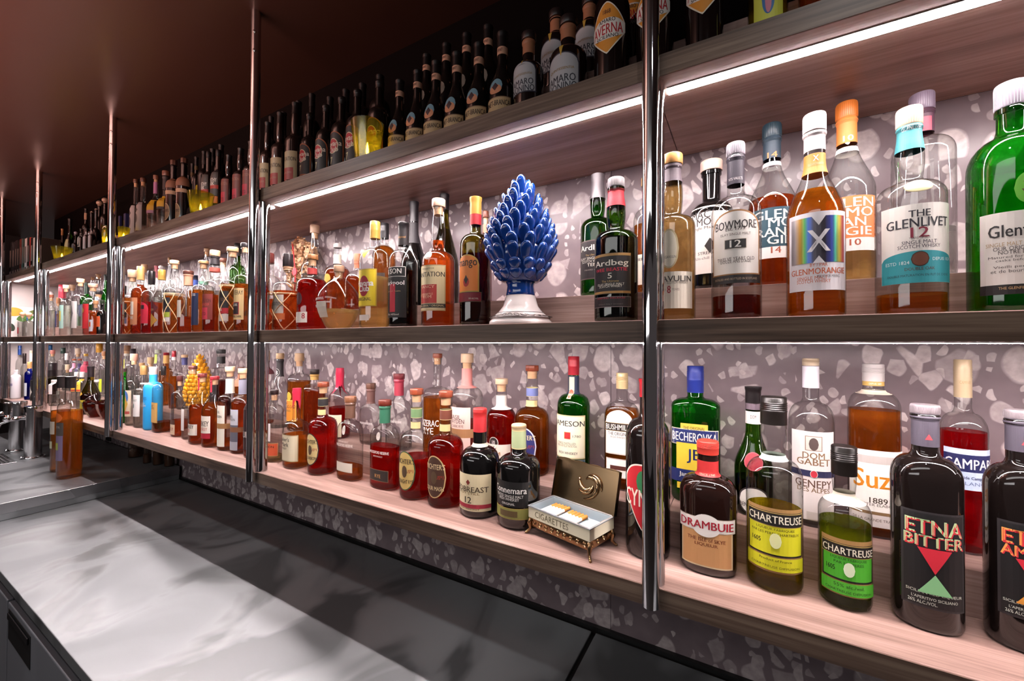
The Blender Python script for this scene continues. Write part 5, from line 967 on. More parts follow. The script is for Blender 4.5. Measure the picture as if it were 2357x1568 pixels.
(-1.1964,0.8,0.044,0.2416,0.044,('r',0.6,0.72,0.32),2,1,0,'clear',('red',0.1599),('octcork','a8703a',0.226),[('rect',0.1786,0.1979,2.9,'b03a38',[],None),('oval',0.0787,0.1167,0.3,'4a1c28',[],None),('rect',0.0234,0.0562,0.68,'eae2d8',[('8',0.0441,0.0173,0.18,'b01c34',0.6)],None)],'dark red rum bottle with low white label and brown wooden stopper',None),
(-1.4003,0.945,0.113,0.3339,0.0448,('s',0.5,0.76,0.3),2,1,0,'clear',('clear',0.1481),('cork','e0b898',0.3035),[],'tall empty clear bottle with pale cork,right of the dried flowers',None),
(-1.328,0.8,0.044,0.2587,0.0425,('b',0.56,0.66,0.32),2,1,0,'clear',('redbrown',0.1321),('cork','2e2426',0.2156),[('rect',0.2034,0.2156,2.9,'c89a78',[],None),('rect',0.0568,0.1176,0.75,'d8d0c4',[('PLANTATION',0.0874,0.0124,0.9,'2a2624',0)],None),('rect',0.0364,0.0568,0.85,'d8743c',[],None),('raffia',0,0,0,'d8b48a',[],None)],'raffia-netted rum bottle with black stopper and flowered label,below the dried flowers',None),
(-1.4275,0.79,0.044,0.2703,0.0392,('r',0.6,0.74,0.42),2,1,0,'clear',('redbrown',0.1094),('lid','6a2a26',0.2348),[('rect',0.1846,0.2072,1.2,'3a3028',[],None),('rect',0.1094,0.1432,0.8,'b89a78',[('DUNDEE',0.1188,0.0113,0.8,'3a2a20',0)],None),('rect',0.0305,0.0793,0.75,'4a3a30',[],'e0d0c0'),('raffia',0,0,0,'d8b48a',[],None)],'raffia-netted bottle with big brown stopper,just right of the second pole',None),
(-1.5936,0.8,0.044,0.3267,0.034,('b',0.58,0.66,0.4),2,1,0,'clear',('amber',0.1743),('cork','2a2426',0.3116),[('rect',0.0441,0.158,1.0,'e2c48c',[('MONTERAY',0.1417,0.0159,0.92,'4a3a28',0),('ORIGINAL DARK',0.0557,0.0079,0.8,'2a2018',0)],None),('rect',0.0622,0.1074,0.55,'241a1c',[('ALL DARK',0.0976,0.0094,0.7,'f2ece4',0)],'b02a3c')],'amber rum bottle with cream label and black-red panel,left of second pole',None),
(-1.6849,0.8,0.044,0.3227,0.0393,('b',0.55,0.63,0.42),2,1,0,'clear',('amber',0.1803),('cork','e2b88c',0.3051),[('rect',0.0892,0.1524,0.85,'241e22',[('TION',0.1208,0.0127,0.4,'8a6a50',0.3)],None),('rect',0.0687,0.0892,0.85,'b8202c',[('2012',0.0828,0.0082,0.5,'f2ece4',-0.2)],None),('rect',0.0408,0.0668,0.85,'d8ccc4',[],None),('raffia',0,0,0,'e0bc90',[],None)],'raffia-netted rum with dark label over a red strip,amber spirit in its neck',None),
(-1.8292,0.805,0.044,0.3279,0.0382,('b',0.57,0.65,0.4),2,1,0,'clear',('redbrown',0.1485),('cork','ecc49c',0.3045),[('rect',0.2709,0.3026,2.9,'262024',[],None),('rect',0.242,0.2579,2.9,'d06054',[],None),('rect',0.0507,0.1504,1.0,'8a3a34',[('PLANTATION',0.125,0.0133,0.85,'5a2420',0),('OVERPROOF',0.1094,0.0094,0.6,'d8584c',0.1)],None),('rect',0.0527,0.0976,0.55,'d03a50',[('O.F.T.D.',0.0734,0.0117,0.8,'3a1418',0)],None)],'rum bottle with black stopper neck,red band and crimson square on maroon label',None),
(-1.9103,0.8,0.044,0.2941,0.0375,('b',0.6,0.68,0.4),2,1,0,'clear',('amber',0.1727),('cork','dcae7c',0.2819),[('rect',0.199,0.2091,2.9,'8ac0a8',[],None),('rect',0.0308,0.1587,0.75,'1e2a50',[('CROSS',0.1519,0.0096,0.6,'d8d0d0',0)],None)],'amber rum bottle with tall navy label and cork',None),
(-2.0414,0.8,0.044,0.2649,0.0354,('s',0.54,0.72,0.44),2,1,0,'clear',('redbrown',0.071),('cork','6a3a2e',0.2498),[('rect',0.2022,0.2506,2.9,'e0a484',[],None),('rect',0.0669,0.1376,0.5,'e4dccc',[],None)],'clear bottle with brown cap,salmon neck wrap and small white label',None),
(-2.1714,0.8,0.044,0.3216,0.0358,('b',0.56,0.64,0.42),2,1,0,'clear',('amber',0.1638),('cork','ecc8a0',0.3052),[('rect',0.0925,0.1552,0.8,'1c2028',[],None),('rect',0.0709,0.0925,0.8,'a8b83c',[],None),('rect',0.0514,0.0696,0.8,'d8d0cc',[],None),('raffia',0,0,0,'e0bc90',[],None)],'raffia-netted rum with dark label over a lime strip',None),
(-2.2991,0.8,0.044,0.2922,0.0355,('s',0.5,0.78,0.38),2,1,0,'clear',('redbrown',0.1398),('screw','c8a04c',0.2461),[('kite',0.077,0.1555,0.9,'5a1420',[('CARONI',0.1084,0.0099,0.4,'d8b080',0)],None),('kite',0.03,0.0927,0.85,'c8963c',[],None)],'clear sloping rum bottle with ridged gold cap and dark star label',None),
(-2.4102,0.8,0.044,0.2951,0.0355,('r',0.6,0.72,0.36),2,1,0,'clear',('red',0.1498),('screw','1c1618',0.2328),[('arch',0.0492,0.1475,0.95,'c8203c',[],None),('rect',0.1152,0.1336,0.5,'2a1418',[],None)],'rum bottle with black ridged cap and crimson arched label',None),
(-2.5353,0.8,0.044,0.3288,0.0343,('r',0.6,0.72,0.4),2,1,0,'clear',('redbrown',0.2421),('screw','d8a868',0.2644),[('rect',0.0464,0.1752,0.95,'c8845c',[('LINE',0.0798,0.0143,0.5,'f2ece4',0)],None),('rect',0.0941,0.1561,0.5,'ece0d4',[],None)],'dark red bottle with gold cap and white-to-orange label',None),
(-2.6328,0.8,0.044,0.3205,0.0387,('b',0.54,0.62,0.42),2,1,0,'clear',('amber',0.1802),('cork','eec8a0',0.2831),[('rect',0.0825,0.1509,0.75,'262024',[],None),('rect',0.0532,0.0815,0.75,'8a90b0',[],None),('raffia',0,0,0,'e0bc90',[],None)],'raffia-netted rum with dark label over a grey-blue strip,near third pole',None),
(-2.7224,0.79,0.044,0.2476,0.0294,('r',0.55,0.72,0.4),2,1,0,'clear',('amber',0.1898),('cork','241c1c',0.2063),[('rect',0.0601,0.11,0.9,'3a2448',[('N',0.0775,0.017,0.2,'f2ece4',0)],None)],'short bottle with black stopper and purple label,right of third pole',None),
(-2.8887,0.9267,0.113,0.3264,0.0294,('r',0.6,0.72,0.4),2,1,0,'clear',('clear',0.1777),('cork','d8a880',0.3038),[],'clear bottle with cork behind the black ridged cap',None),
(-2.8455,0.9683,0.113,0.3213,0.0298,('r',0.6,0.72,0.42),2,1,0,'clear',('clear',0.1791),('foil','901c2c',0.253),[],'clear bottle with dark red capsule,back of middle shelf',None),
(-2.6992,0.9355,0.113,0.3056,0.027,('r',0.6,0.74,0.36),2,1,0,'clear',('clear',0.1669),('ball','c8c0c0',0.2801),[],'clear bottle with glass ball stopper,behind the ridged gold cap',None),
(-2.6411,0.9493,0.113,0.3431,0.027,('s',0.5,0.74,0.22),2,1,0,'clear',('clear',0.1649),('cork','c8945c',0.3272),[],'clear bottle with thin neck and small cork,back of middle shelf',None),
(-2.682,0.9903,0.113,0.3516,0.0296,('r',0.6,0.74,0.36),2,1,0,'clear',('clear',0.1711),('cork','8a4a30',0.3358),[],'clear bottle whose brown top shows behind a raffia-netted rum',None),
(-2.3277,0.94,0.113,0.2218,0.0316,('r',0.6,0.76,0.4),2,1,0,'clear',('amber',0.1433),('screw','1e2236',0.1985),[('rect',0.1703,0.1985,2.9,'3a56a8',[],None)],'bottle with navy cap and blue neck band,back of middle shelf',None),
(-2.2252,0.945,0.113,0.3428,0.0332,('s',0.5,0.74,0.3),2,1,0,'clear',('clear',0.1373),('cork','e0b48c',0.3265),[],'clear tall-necked bottle with cork,behind the crimson square rum',None),
(-2.0585,0.94,0.113,0.2769,0.0332,('r',0.58,0.72,0.4),2,1,0,'clear',('clear',0.1261),('cork','7a4430',0.2592),[('rect',0.2139,0.2456,1.5,'d8d0b8',[],None)],'clear bottle with brown cap and pale printed neck',None),
(-1.9362,0.94,0.113,0.3304,0.0318,('r',0.6,0.74,0.42),2,1,0,'dgreen',None,('screw','221e20',0.3063),[('rect',0.2735,0.2998,2.9,'2a2420',[('RUM',0.2901,0.0079,0.25,'d8b030',0)],None)],'dark bottle with black cap and yellow lettered neck,back row',None),
(-3.9786,0.8,0.044,0.2772,0.0211,('r',0.6,0.74,0.48),2,1,0,'clear',('clear',0.172),('cork','8a4e38',0.2573),[('rect',0.0188,0.1184,0.95,'e8dcd4',[],None),('rect',0.0992,0.1145,0.95,'b8282c',[],None)],'clear bottle with brown cork and black-on-white label,right of fourth pole',None),
(-4.7,0.94,0.113,0.2927,0.0263,('r',0.6,0.74,0.5),2,1,0,'clear',('clear',0.1454),('ball','e0d8d4',0.2475),[],'clear bottle with white domed stopper,right of fourth pole',None),
(-4.4676,0.935,0.113,0.2299,0.0186,('r',0.6,0.74,0.5),2,1,0,'clear',('amber',0.1065),('cork','b07850',0.1856),[('rect',0.004,0.1283,0.95,'222a58',[],None)],'bottle with navy label,behind the teal-yellow one',None),
(-4.4024,0.9413,0.113,0.3229,0.0248,('r',0.6,0.74,0.48),2,1,0,'clear',('clear',0.1304),('screw','d83c50',0.2222),[],'clear bottle with pinkish red neck wrap,left of third pole',None),
(-3.6692,0.8,0.044,0.3194,0.0273,('r',0.6,0.72,0.44),2,1,0,'clear',('clear',0.1955),('cork','e8ccac',0.2966),[('rect',0.0478,0.1919,0.98,'a8d0c4',[],None),('rect',0.0947,0.1559,0.5,'e0d060',[],None)],'clear bottle with pale teal and yellow label on middle shelf',None),
(-4.3667,0.9837,0.113,0.3266,0.0298,('r',0.6,0.72,0.46),2,1,0,'clear',('clear',0.1745),('cork','e2bc98',0.3018),[('rect',0.004,0.1659,0.9,'e4ecdc',[],None)],'clear bottle with white label and grass motif,middle shelf',None),
(-3.4023,0.8,0.044,0.3378,0.0352,('r',0.62,0.74,0.4),2,1,0,'clear',('clear',0.1826),('cork','ecc8a0',0.3143),[('rect',0.0451,0.2017,0.95,'e4dedc',[],None),('kite',0.0805,0.1826,0.4,'7a7478',[],None)],'tall clear bottle with cork and ornate white label,left of third pole',None),
(-3.8495,0.935,0.113,0.2981,0.0322,('r',0.6,0.74,0.36),2,1,0,'green',('green',0.1856),('foil','1e3a2c',0.2223),[('rect',0.0687,0.1466,0.95,'2a3a6a',[],None)],'green bottle with dark green capsule,middle shelf',None),
(-3.1922,0.8,0.044,0.2937,0.0392,('r',0.6,0.74,0.42),2,1,0,'clear',('rose',0.1401),('cork','eab09a',0.2724),[('rect',0.0394,0.1759,0.9,'d02c34',[],None),('oval',0.1239,0.1564,0.35,'e0a850',[],'6a2a1c')],'bottle with tall red label and gold medallion on middle shelf',None),
(-3.9031,0.975,0.113,0.3662,0.0251,('s',0.5,0.76,0.42),2,1,0,'clear',('clear',0.1132),('cork','dcb890',0.3466),[],'clear bottle with pale cork,taller one behind the red label',None),
(-3.6915,0.95,0.113,0.3515,0.0273,('s',0.5,0.76,0.42),2,1,0,'clear',('clear',0.1029),('cork','c89a70',0.3333),[],'clear bottle with tan cork behind the black-banded neck,near third pole',None),
(-3.6351,0.9693,0.113,0.3394,0.0213,('r',0.58,0.74,0.4),2,1,0,'green',('green',0.2609),('screw','2a3a34',0.3003),[],'green bottle with dark cap,immediately left of third pole',None),
(-3.5882,0.9257,0.113,0.2262,0.042,('r',0.56,0.72,0.4),2,1,0,'clear',('amber',0.0965),('octcork','1e1c1e',0.2023),[('rect',0.1335,0.1852,1.2,'b8cce0',[],None)],'bottle with black top and pale blue neck label,near third pole',None),
(-3.1059,0.79,0.044,0.1929,0.0246,('r',0.56,0.74,0.36),2,1,0,'clear',('amber',0.1304),('cork','d8a070',0.1729),[('rect',0.0221,0.0858,0.9,'c8ccd8',[],None),('rect',0.0475,0.073,0.5,'d8602c',[],None)],'squat amber bottle with pale blue and orange label',None),
(-3.0422,0.8,0.044,0.1937,0.0212,('r',0.56,0.74,0.36),2,1,0,'black',None,('cork','2a3a24',0.1741),[('rect',0.0468,0.1037,0.9,'e06030',[],None)],'squat dark bottle with bright orange label,left of third pole',None),
(-4.6867,0.799,0.044,0.1904,0.0233,('r',0.6,0.78,0.42),2,1,0,'clear',('clear',0.1128),('ball','e8b898',0.1568),[('rect',0.0262,0.0738,0.6,'b02430',[],None)],'small clear bottle with peach round stopper,in the left end bay',None),
(-4.6365,0.821,0.044,0.1876,0.0306,('r',0.55,0.68,0.34),2,1,0,'clear',('clear',0.1297),('ball','e8b898',0.1496),[('rect',0.1262,0.1496,1.0,'3a70b8',[],None)],'small clear bottle with peach stopper and blue neck band,in the left end bay',None),
(-0.2444,0.845,0.495,0.3337,0.0373,('r',0.62,0.76,0.36),2,1,0,'darkbrown',None,('screw','2a1a14',0.3031),[('kite2',0.1016,0.2102,1.05,'e89a34',[('1868',0.1888,0.009,0.2,'5a2a14',0)],'f4ead8'),('band',0.131,0.1773,1.03,'f2ece4',[('AMARO',0.1704,0.0083,0.45,'2a2222',0),('AVERNA',0.1531,0.0208,0.85,'b81824',0),('SICILIANO',0.1376,0.0076,0.6,'2a2222',0)],None)],'dark top shelf bottle with orange kite label,left of nearest pole',None),
(-0.1578,0.85,0.495,0.2963,0.036,('r',0.62,0.76,0.36),2,1,0,'darkbrown',None,('screw','2a1a14',0.267),[('kite2',0.1165,0.2223,1.05,'e89a34',[('1868',0.2018,0.0086,0.2,'5a2a14',0)],'f4ead8'),('band',0.1446,0.1908,1.03,'f2ece4',[('AMARO',0.1842,0.0079,0.45,'2a2222',0),('AVERNA',0.1677,0.0198,0.85,'b81824',0),('SICILIANO',0.1528,0.0073,0.6,'2a2222',0)],None)],'dark top shelf bottle with orange kite label,cut by nearest pole',None),
(-0.0668,0.845,0.495,0.2998,0.0331,('r',0.62,0.76,0.36),2,1,0,'darkbrown',None,('screw','2a1a14',0.2718),[('kite2',0.1141,0.2136,1.05,'e89a34',[('1868',0.1943,0.0081,0.2,'5a2a14',0)],'f4ead8'),('band',0.1405,0.184,1.03,'f2ece4',[('AMARO',0.1778,0.0075,0.45,'2a2222',0),('AVERNA',0.1622,0.0186,0.85,'b81824',0),('SICILIANO',0.1483,0.0068,0.6,'2a2222',0)],None)],'dark top shelf bottle with orange kite label,right of nearest pole',None),
(-0.2243,0.945,0.635,0.2955,0.0276,('r',0.62,0.76,0.36),2,1,0,'darkbrown',None,('screw','2a1a14',0.2651),[('kite2',0.1021,0.1744,1.05,'e89a34',[('1868',0.1508,0.0099,0.2,'5a2a14',0)],'f4ead8'),('band',0.1344,0.1384,1.03,'f2ece4',[('AMARO',0.1306,0.0091,0.45,'2a2222',0),('AVERNA',0.1116,0.0228,0.85,'b81824',0),('SICILIANO',0.0944,0.0084,0.6,'2a2222',0)],None)],'dark amaro bottle glimpsed behind and between two orange-labelled ones on the top shelf',None),
(0.0354,0.845,0.495,0.2773,0.0308,('s',0.55,0.8,0.3),2,1,0,'clear',('yellow',0.1335),('screw','c8a040',0.2538),[('rect',0.0668,0.1568,0.75,'c8c84a',[],None),('oval',0.0755,0.1393,0.32,'3a6aa0',[],None),('oval',0.1219,0.1451,0.2,'d8a890',[],None),('oval',0.077,0.1277,0.16,'c87888',[],None)],'bright yellow liqueur bottle with a robed figure label on the top shelf',None),
(0.1049,0.845,0.495,0.263,0.0247,('r',0.6,0.76,0.34),2,1,0,'clear',('amber',0.1616),('screw','2a1a14',0.2389),[],'amber bottle at the right end of the top shelf',None),
(-0.4438,0.845,0.495,0.243,0.0357,('r',0.6,0.71,0.4),2,1,0,'darkbrown',None,('cork','2a2020',0.2259),[('rect',0.1905,0.2259,1.9,'a87050',[],None),('arch',0.0841,0.158,1.0,'bcbcc0',[('AMARO',0.1087,0.0141,0.78,'2a2c38',0),('NONINO',0.0939,0.0141,0.85,'2a2c38',0),('QUINTESSENTIA',0.1263,0.0056,0.7,'a08040',0)],'2c2c3c'),('itri',0.1492,0.1721,0.13,'c8a040',[],None)],'dark bottle with pale scalloped label,left of front pair on top shelf',None),
(-0.3438,0.845,0.495,0.2387,0.0415,('r',0.6,0.71,0.4),2,1,0,'darkbrown',None,('cork','2a2020',0.2206),[('rect',0.1871,0.2206,1.9,'a87050',[],None),('arch',0.0525,0.1386,1.0,'bcbcc0',[('AMARO',0.0812,0.0164,0.78,'2a2c38',0),('NONINO',0.064,0.0164,0.85,'2a2c38',0),('QUINTESSENTIA',0.1017,0.0066,0.7,'a08040',0)],'2c2c3c'),('itri',0.1284,0.1551,0.13,'c8a040',[],None)],'dark bottle with pale scalloped label,right of front pair on top shelf',None),
(-0.4172,0.945,0.635,0.217,0.0389,('r',0.6,0.71,0.4),2,1,0,'darkbrown',None,('cork','2a2020',0.198),[('rect',0.1598,0.198,1.9,'a87050',[],None),('arch',0.0416,0.1226,1.0,'bcbcc0',[('AMARO',0.0686,0.0154,0.78,'2a2c38',0),('NONINO',0.0524,0.0154,0.85,'2a2c38',0),('QUINTESSENTIA',0.0878,0.0062,0.7,'a08040',0)],'2c2c3c'),('itri',0.1129,0.138,0.13,'c8a040',[],None)],'dark bottle with copper neck foil,behind the pale scalloped label pair,top shelf',None),
(-0.3292,0.945,0.635,0.2137,0.0369,('r',0.6,0.71,0.4),2,1,0,'darkbrown',None,('cork','2a2020',0.1953),[('rect',0.1587,0.1953,1.9,'a87050',[],None),('arch',0.0451,0.1227,1.0,'bcbcc0',[('AMARO',0.071,0.0148,0.78,'2a2c38',0),('NONINO',0.0555,0.0148,0.85,'2a2c38',0),('QUINTESSENTIA',0.0894,0.0059,0.7,'a08040',0)],'2c2c3c'),('itri',0.1135,0.1375,0.13,'c8a040',[],None)],'dark bottle with copper neck foil,behind the orange kite label,top shelf',None),
(-0.8639,0.845,0.495,0.2656,0.0314,('s',0.44,0.72,0.38),2,1,0,'black',None,('foil','181314',0.2343),[('rect',0.217,0.2332,2.9,'c89a80',[('FERNET',0.2261,0.0061,0.2,'4a2a20',0)],None),('oval',0.1041,0.1429,0.55,'7aa0b0',[],None),('oval',0.1031,0.128,0.5,'d8906a',[],None),('kite',0.1095,0.1333,0.26,'3a2228',[],None),('rect',0.0583,0.0967,1.2,'c8a87c',[('FERNET-BRANCA',0.0834,0.0111,0.92,'2a1c18',0)],'7a5a40')],'dark bottle with oval eagle label,first from left of the front six','eagle label bitters on the top shelf'),
(-0.7946,0.845,0.495,0.2703,0.0322,('s',0.44,0.72,0.38),2,1,0,'black',None,('foil','181314',0.2375),[('rect',0.2195,0.2364,2.9,'c89a80',[('FERNET',0.229,0.0063,0.2,'4a2a20',0)],None),('oval',0.1049,0.1436,0.55,'7aa0b0',[],None),('oval',0.1037,0.128,0.5,'d8906a',[],None),('kite',0.1104,0.1336,0.26,'3a2228',[],None),('rect',0.0572,0.0971,1.2,'c8a87c',[('FERNET-BRANCA',0.0833,0.0115,0.92,'2a1c18',0)],'7a5a40')],'dark bottle with oval eagle label,second from left of the front six','eagle label bitters on the top shelf'),
(-0.7275,0.845,0.495,0.2729,0.0328,('s',0.44,0.72,0.38),2,1,0,'black',None,('foil','181314',0.2389),[('rect',0.2202,0.2377,2.9,'c89a80',[('FERNET',0.23,0.0065,0.2,'4a2a20',0)],None),('oval',0.1068,0.1465,0.55,'7aa0b0',[],None),('oval',0.1057,0.1304,0.5,'d8906a',[],None),('kite',0.1126,0.1362,0.26,'3a2228',[],None),('rect',0.0575,0.0988,1.2,'c8a87c',[('FERNET-BRANCA',0.0845,0.0119,0.92,'2a1c18',0)],'7a5a40')],'dark bottle with oval eagle label,third from left of the front six','eagle label bitters on the top shelf'),
(-0.6568,0.845,0.495,0.2716,0.0333,('s',0.44,0.72,0.38),2,1,0,'black',None,('foil','181314',0.2365),[('rect',0.2173,0.2353,2.9,'c89a80',[('FERNET',0.2274,0.0067,0.2,'4a2a20',0)],None),('oval',0.1027,0.1434,0.55,'7aa0b0',[],None),('oval',0.1015,0.1269,0.5,'d8906a',[],None),('kite',0.1086,0.1328,0.26,'3a2228',[],None),('rect',0.0519,0.0944,1.2,'c8a87c',[('FERNET-BRANCA',0.0798,0.0123,0.92,'2a1c18',0)],'7a5a40')],'dark bottle with oval eagle label,fourth from left of the front six','eagle label bitters on the top shelf'),
(-0.5867,0.845,0.495,0.27,0.0337,('s',0.44,0.72,0.38),2,1,0,'black',None,('foil','181314',0.234),[('rect',0.2143,0.2327,2.9,'c89a80',[('FERNET',0.2246,0.0069,0.2,'4a2a20',0)],None),('oval',0.104,0.1435,0.55,'7aa0b0',[],None),('oval',0.1028,0.1265,0.5,'d8906a',[],None),('kite',0.11,0.1326,0.26,'3a2228',[],None),('rect',0.052,0.0955,1.2,'c8a87c',[('FERNET-BRANCA',0.0805,0.0126,0.92,'2a1c18',0)],'7a5a40')],'dark bottle with oval eagle label,fifth from left of the front six','eagle label bitters on the top shelf'),
(-0.5169,0.845,0.495,0.2712,0.0339,('s',0.44,0.72,0.38),2,1,0,'black',None,('foil','181314',0.2342),[('rect',0.2142,0.233,2.9,'c89a80',[('FERNET',0.2247,0.007,0.2,'4a2a20',0)],None),('oval',0.1064,0.1445,0.55,'7aa0b0',[],None),('oval',0.1051,0.1272,0.5,'d8906a',[],None),('kite',0.1125,0.1334,0.26,'3a2228',[],None),('rect',0.0534,0.0977,1.2,'c8a87c',[('FERNET-BRANCA',0.0825,0.0128,0.92,'2a1c18',0)],'7a5a40')],'dark bottle with oval eagle label,sixth from left of the front six','eagle label bitters on the top shelf'),
(-0.8524,0.945,0.635,0.2592,0.0321,('s',0.44,0.72,0.38),2,1,0,'black',None,('foil','181314',0.226),[('rect',0.2079,0.2249,2.9,'c89a80',[('FERNET',0.2174,0.0063,0.2,'4a2a20',0)],None),('oval',0.0985,0.1388,0.55,'a8988a',[],None)],'dark bottle with pink neck band,first from left of the raised back four','eagle label bitters on the top shelf'),
(-0.7746,0.945,0.635,0.2643,0.0329,('s',0.44,0.72,0.38),2,1,0,'black',None,('foil','181314',0.2294),[('rect',0.2105,0.2282,2.9,'c89a80',[('FERNET',0.2204,0.0066,0.2,'4a2a20',0)],None),('oval',0.096,0.1381,0.55,'a8988a',[],None)],'dark bottle with pink neck band,second from left of the raised back four','eagle label bitters on the top shelf'),
(-0.6998,0.945,0.635,0.2659,0.0335,('s',0.44,0.72,0.38),2,1,0,'black',None,('foil','181314',0.2295),[('rect',0.2098,0.2283,2.9,'c89a80',[('FERNET',0.2202,0.0069,0.2,'4a2a20',0)],None),('oval',0.0907,0.1345,0.55,'a8988a',[],None)],'dark bottle with pink neck band,third from left of the raised back four','eagle label bitters on the top shelf'),
(-0.6255,0.945,0.635,0.26,0.034,('s',0.44,0.72,0.38),2,1,0,'black',None,('foil','181314',0.2223),[('rect',0.2019,0.2211,2.9,'c89a80',[('FERNET',0.2126,0.0071,0.2,'4a2a20',0)],None),('oval',0.0787,0.124,0.55,'a8988a',[],None)],'dark bottle with pink neck band,fourth from left of the raised back four','eagle label bitters on the top shelf'),
(-1.2845,0.845,0.495,0.2911,0.0298,('r',0.6,0.74,0.36),2,1,0,'black',None,('screw','1c1616',0.2653),[('arch',0.0699,0.1759,1.1,'171212',[('7',0.0939,0.0189,0.16,'d8cfa0',-0.15)],'a85a30'),('oval',0.1128,0.1562,0.62,'b01424',[('Havana',0.1406,0.0146,1.5,'e8d8c8',0),('Club',0.1242,0.0146,1.0,'e8d8c8',0)],'d8c8a8')],'black rum bottle with red disc label,leftmost of the five on the top shelf','red disc black rum bottles'),
(-1.1979,0.845,0.495,0.2942,0.0311,('r',0.6,0.74,0.36),2,1,0,'black',None,('screw','1c1616',0.2688),[('arch',0.0595,0.1712,1.1,'171212',[('7',0.0847,0.0199,0.16,'d8cfa0',-0.15)],'a85a30'),('oval',0.1046,0.1504,0.62,'b01424',[('Havana',0.1339,0.0154,1.5,'e8d8c8',0),('Club',0.1166,0.0154,1.0,'e8d8c8',0)],'d8c8a8')],'black rum bottle with red disc label,second from left on the top shelf','red disc black rum bottles'),
(-1.1186,0.845,0.495,0.2964,0.0323,('r',0.6,0.74,0.36),2,1,0,'black',None,('screw','1c1616',0.2712),[('arch',0.0556,0.1727,1.1,'171212',[('7',0.082,0.0209,0.16,'d8cfa0',-0.15)],'a85a30'),('oval',0.1029,0.1509,0.62,'b01424',[('Havana',0.1336,0.0162,1.5,'e8d8c8',0),('Club',0.1155,0.0162,1.0,'e8d8c8',0)],'d8c8a8')],'black rum bottle with red disc label,third from left on the top shelf','red disc black rum bottles'),
(-1.0439,0.845,0.495,0.2959,0.0335,('r',0.6,0.74,0.36),2,1,0,'black',None,('screw','1c1616',0.271),[('arch',0.0511,0.1733,1.1,'171212',[('7',0.0787,0.0218,0.16,'d8cfa0',-0.15)],'a85a30'),('oval',0.1005,0.1506,0.62,'b01424',[('Havana',0.1326,0.0169,1.5,'e8d8c8',0),('Club',0.1136,0.0169,1.0,'e8d8c8',0)],'d8c8a8')],'black rum bottle with red disc label,just left of the large candle glass','red disc black rum bottles'),
(-0.9466,0.845,0.495,0.2931,0.0344,('r',0.6,0.74,0.36),2,1,0,'black',None,('screw','1c1616',0.2686),[('arch',0.0422,0.1678,1.1,'171212',[('7',0.0706,0.0224,0.16,'d8cfa0',-0.15)],'a85a30'),('oval',0.093,0.1445,0.62,'b01424',[('Havana',0.1259,0.0174,1.5,'e8d8c8',0),('Club',0.1064,0.0174,1.0,'e8d8c8',0)],'d8c8a8')],'black rum bottle with red disc label,behind the large candle glass','red disc black rum bottles'),
(-1.5281,0.84,0.495,0.3234,0.0262,('b',0.58,0.68,0.4),2,1,0,'darkbrown',None,('foil','1a1414',0.2827),[('rect',0.0728,0.1643,1.15,'b8a27c',[('PLANTATION',0.1353,0.0146,0.92,'3a3024',0)],None),('rect',0.0728,0.1112,0.8,'a83830',[('ORIGINAL DARK',0.0957,0.0073,0.85,'c88a70',0)],None)],'dark rum with cream and red label,nearest second pole,top shelf','cream and red labelled dark rums'),
(-1.4487,0.84,0.495,0.3365,0.0298,('b',0.58,0.68,0.4),2,1,0,'darkbrown',None,('foil','1a1414',0.2961),[('rect',0.0687,0.165,1.15,'b8a27c',[('PLANTATION',0.1368,0.0142,0.92,'3a3024',0)],None),('rect',0.0687,0.1091,0.8,'a83830',[('ORIGINAL DARK',0.0927,0.0071,0.85,'c88a70',0)],None)],'middle one of three dark rums with cream and red labels,top shelf','cream and red labelled dark rums'),
(-1.3565,0.84,0.495,0.344,0.0331,('b',0.58,0.68,0.4),2,1,0,'darkbrown',None,('foil','1a1414',0.304),[('rect',0.0657,0.1645,1.15,'b8a27c',[('PLANTATION',0.1373,0.0138,0.92,'3a3024',0)],None),('rect',0.0657,0.1071,0.8,'a83830',[('ORIGINAL DARK',0.0903,0.0069,0.85,'c88a70',0)],None)],'dark rum with cream and red label,beside the red disc rums','cream and red labelled dark rums'),
(-1.6969,0.945,0.635,0.3039,0.0247,('r',0.56,0.72,0.36),2,1,0,'black',None,('foil','161112',0.2521),[],'unlit black bottle,raised back row of top shelf,first past second pole','dark back row bottles of the top shelf'),
(-1.6088,0.945,0.635,0.2962,0.0273,('r',0.56,0.72,0.36),2,1,0,'black',None,('foil','161112',0.2452),[],'unlit black bottle,raised back row of top shelf,second past second pole','dark back row bottles of the top shelf'),
(-1.5091,0.945,0.635,0.3104,0.0286,('r',0.56,0.72,0.36),2,1,0,'black',None,('foil','161112',0.2604),[],'unlit black bottle,raised back row of top shelf,third past second pole','dark back row bottles of the top shelf'),
(-1.4255,0.945,0.635,0.3141,0.0299,('r',0.56,0.72,0.36),2,1,0,'black',None,('foil','161112',0.265),[],'unlit black bottle,raised back row of top shelf,fourth past second pole','dark back row bottles of the top shelf'),
(-1.3174,0.945,0.635,0.2687,0.031,('r',0.56,0.72,0.36),2,1,0,'black',None,('foil','161112',0.221),[],'unlit black bottle,raised back row of top shelf,fifth past second pole','dark back row bottles of the top shelf'),
(-1.23,0.945,0.635,0.2691,0.0322,('r',0.56,0.72,0.36),2,1,0,'black',None,('foil','161112',0.2223),[],'unlit black bottle,raised back row of top shelf,sixth past second pole','dark back row bottles of the top shelf'),
(-1.1434,0.945,0.635,0.2623,0.0333,('r',0.56,0.72,0.36),2,1,0,'black',None,('foil','161112',0.2164),[],'unlit black bottle,raised back row of top shelf,seventh past second pole','dark back row bottles of the top shelf'),
(-1.0579,0.945,0.635,0.263,0.0343,('r',0.56,0.72,0.36),2,1,0,'black',None,('foil','161112',0.218),[],'unlit black bottle,raised back row of top shelf,eighth past second pole','dark back row bottles of the top shelf'),
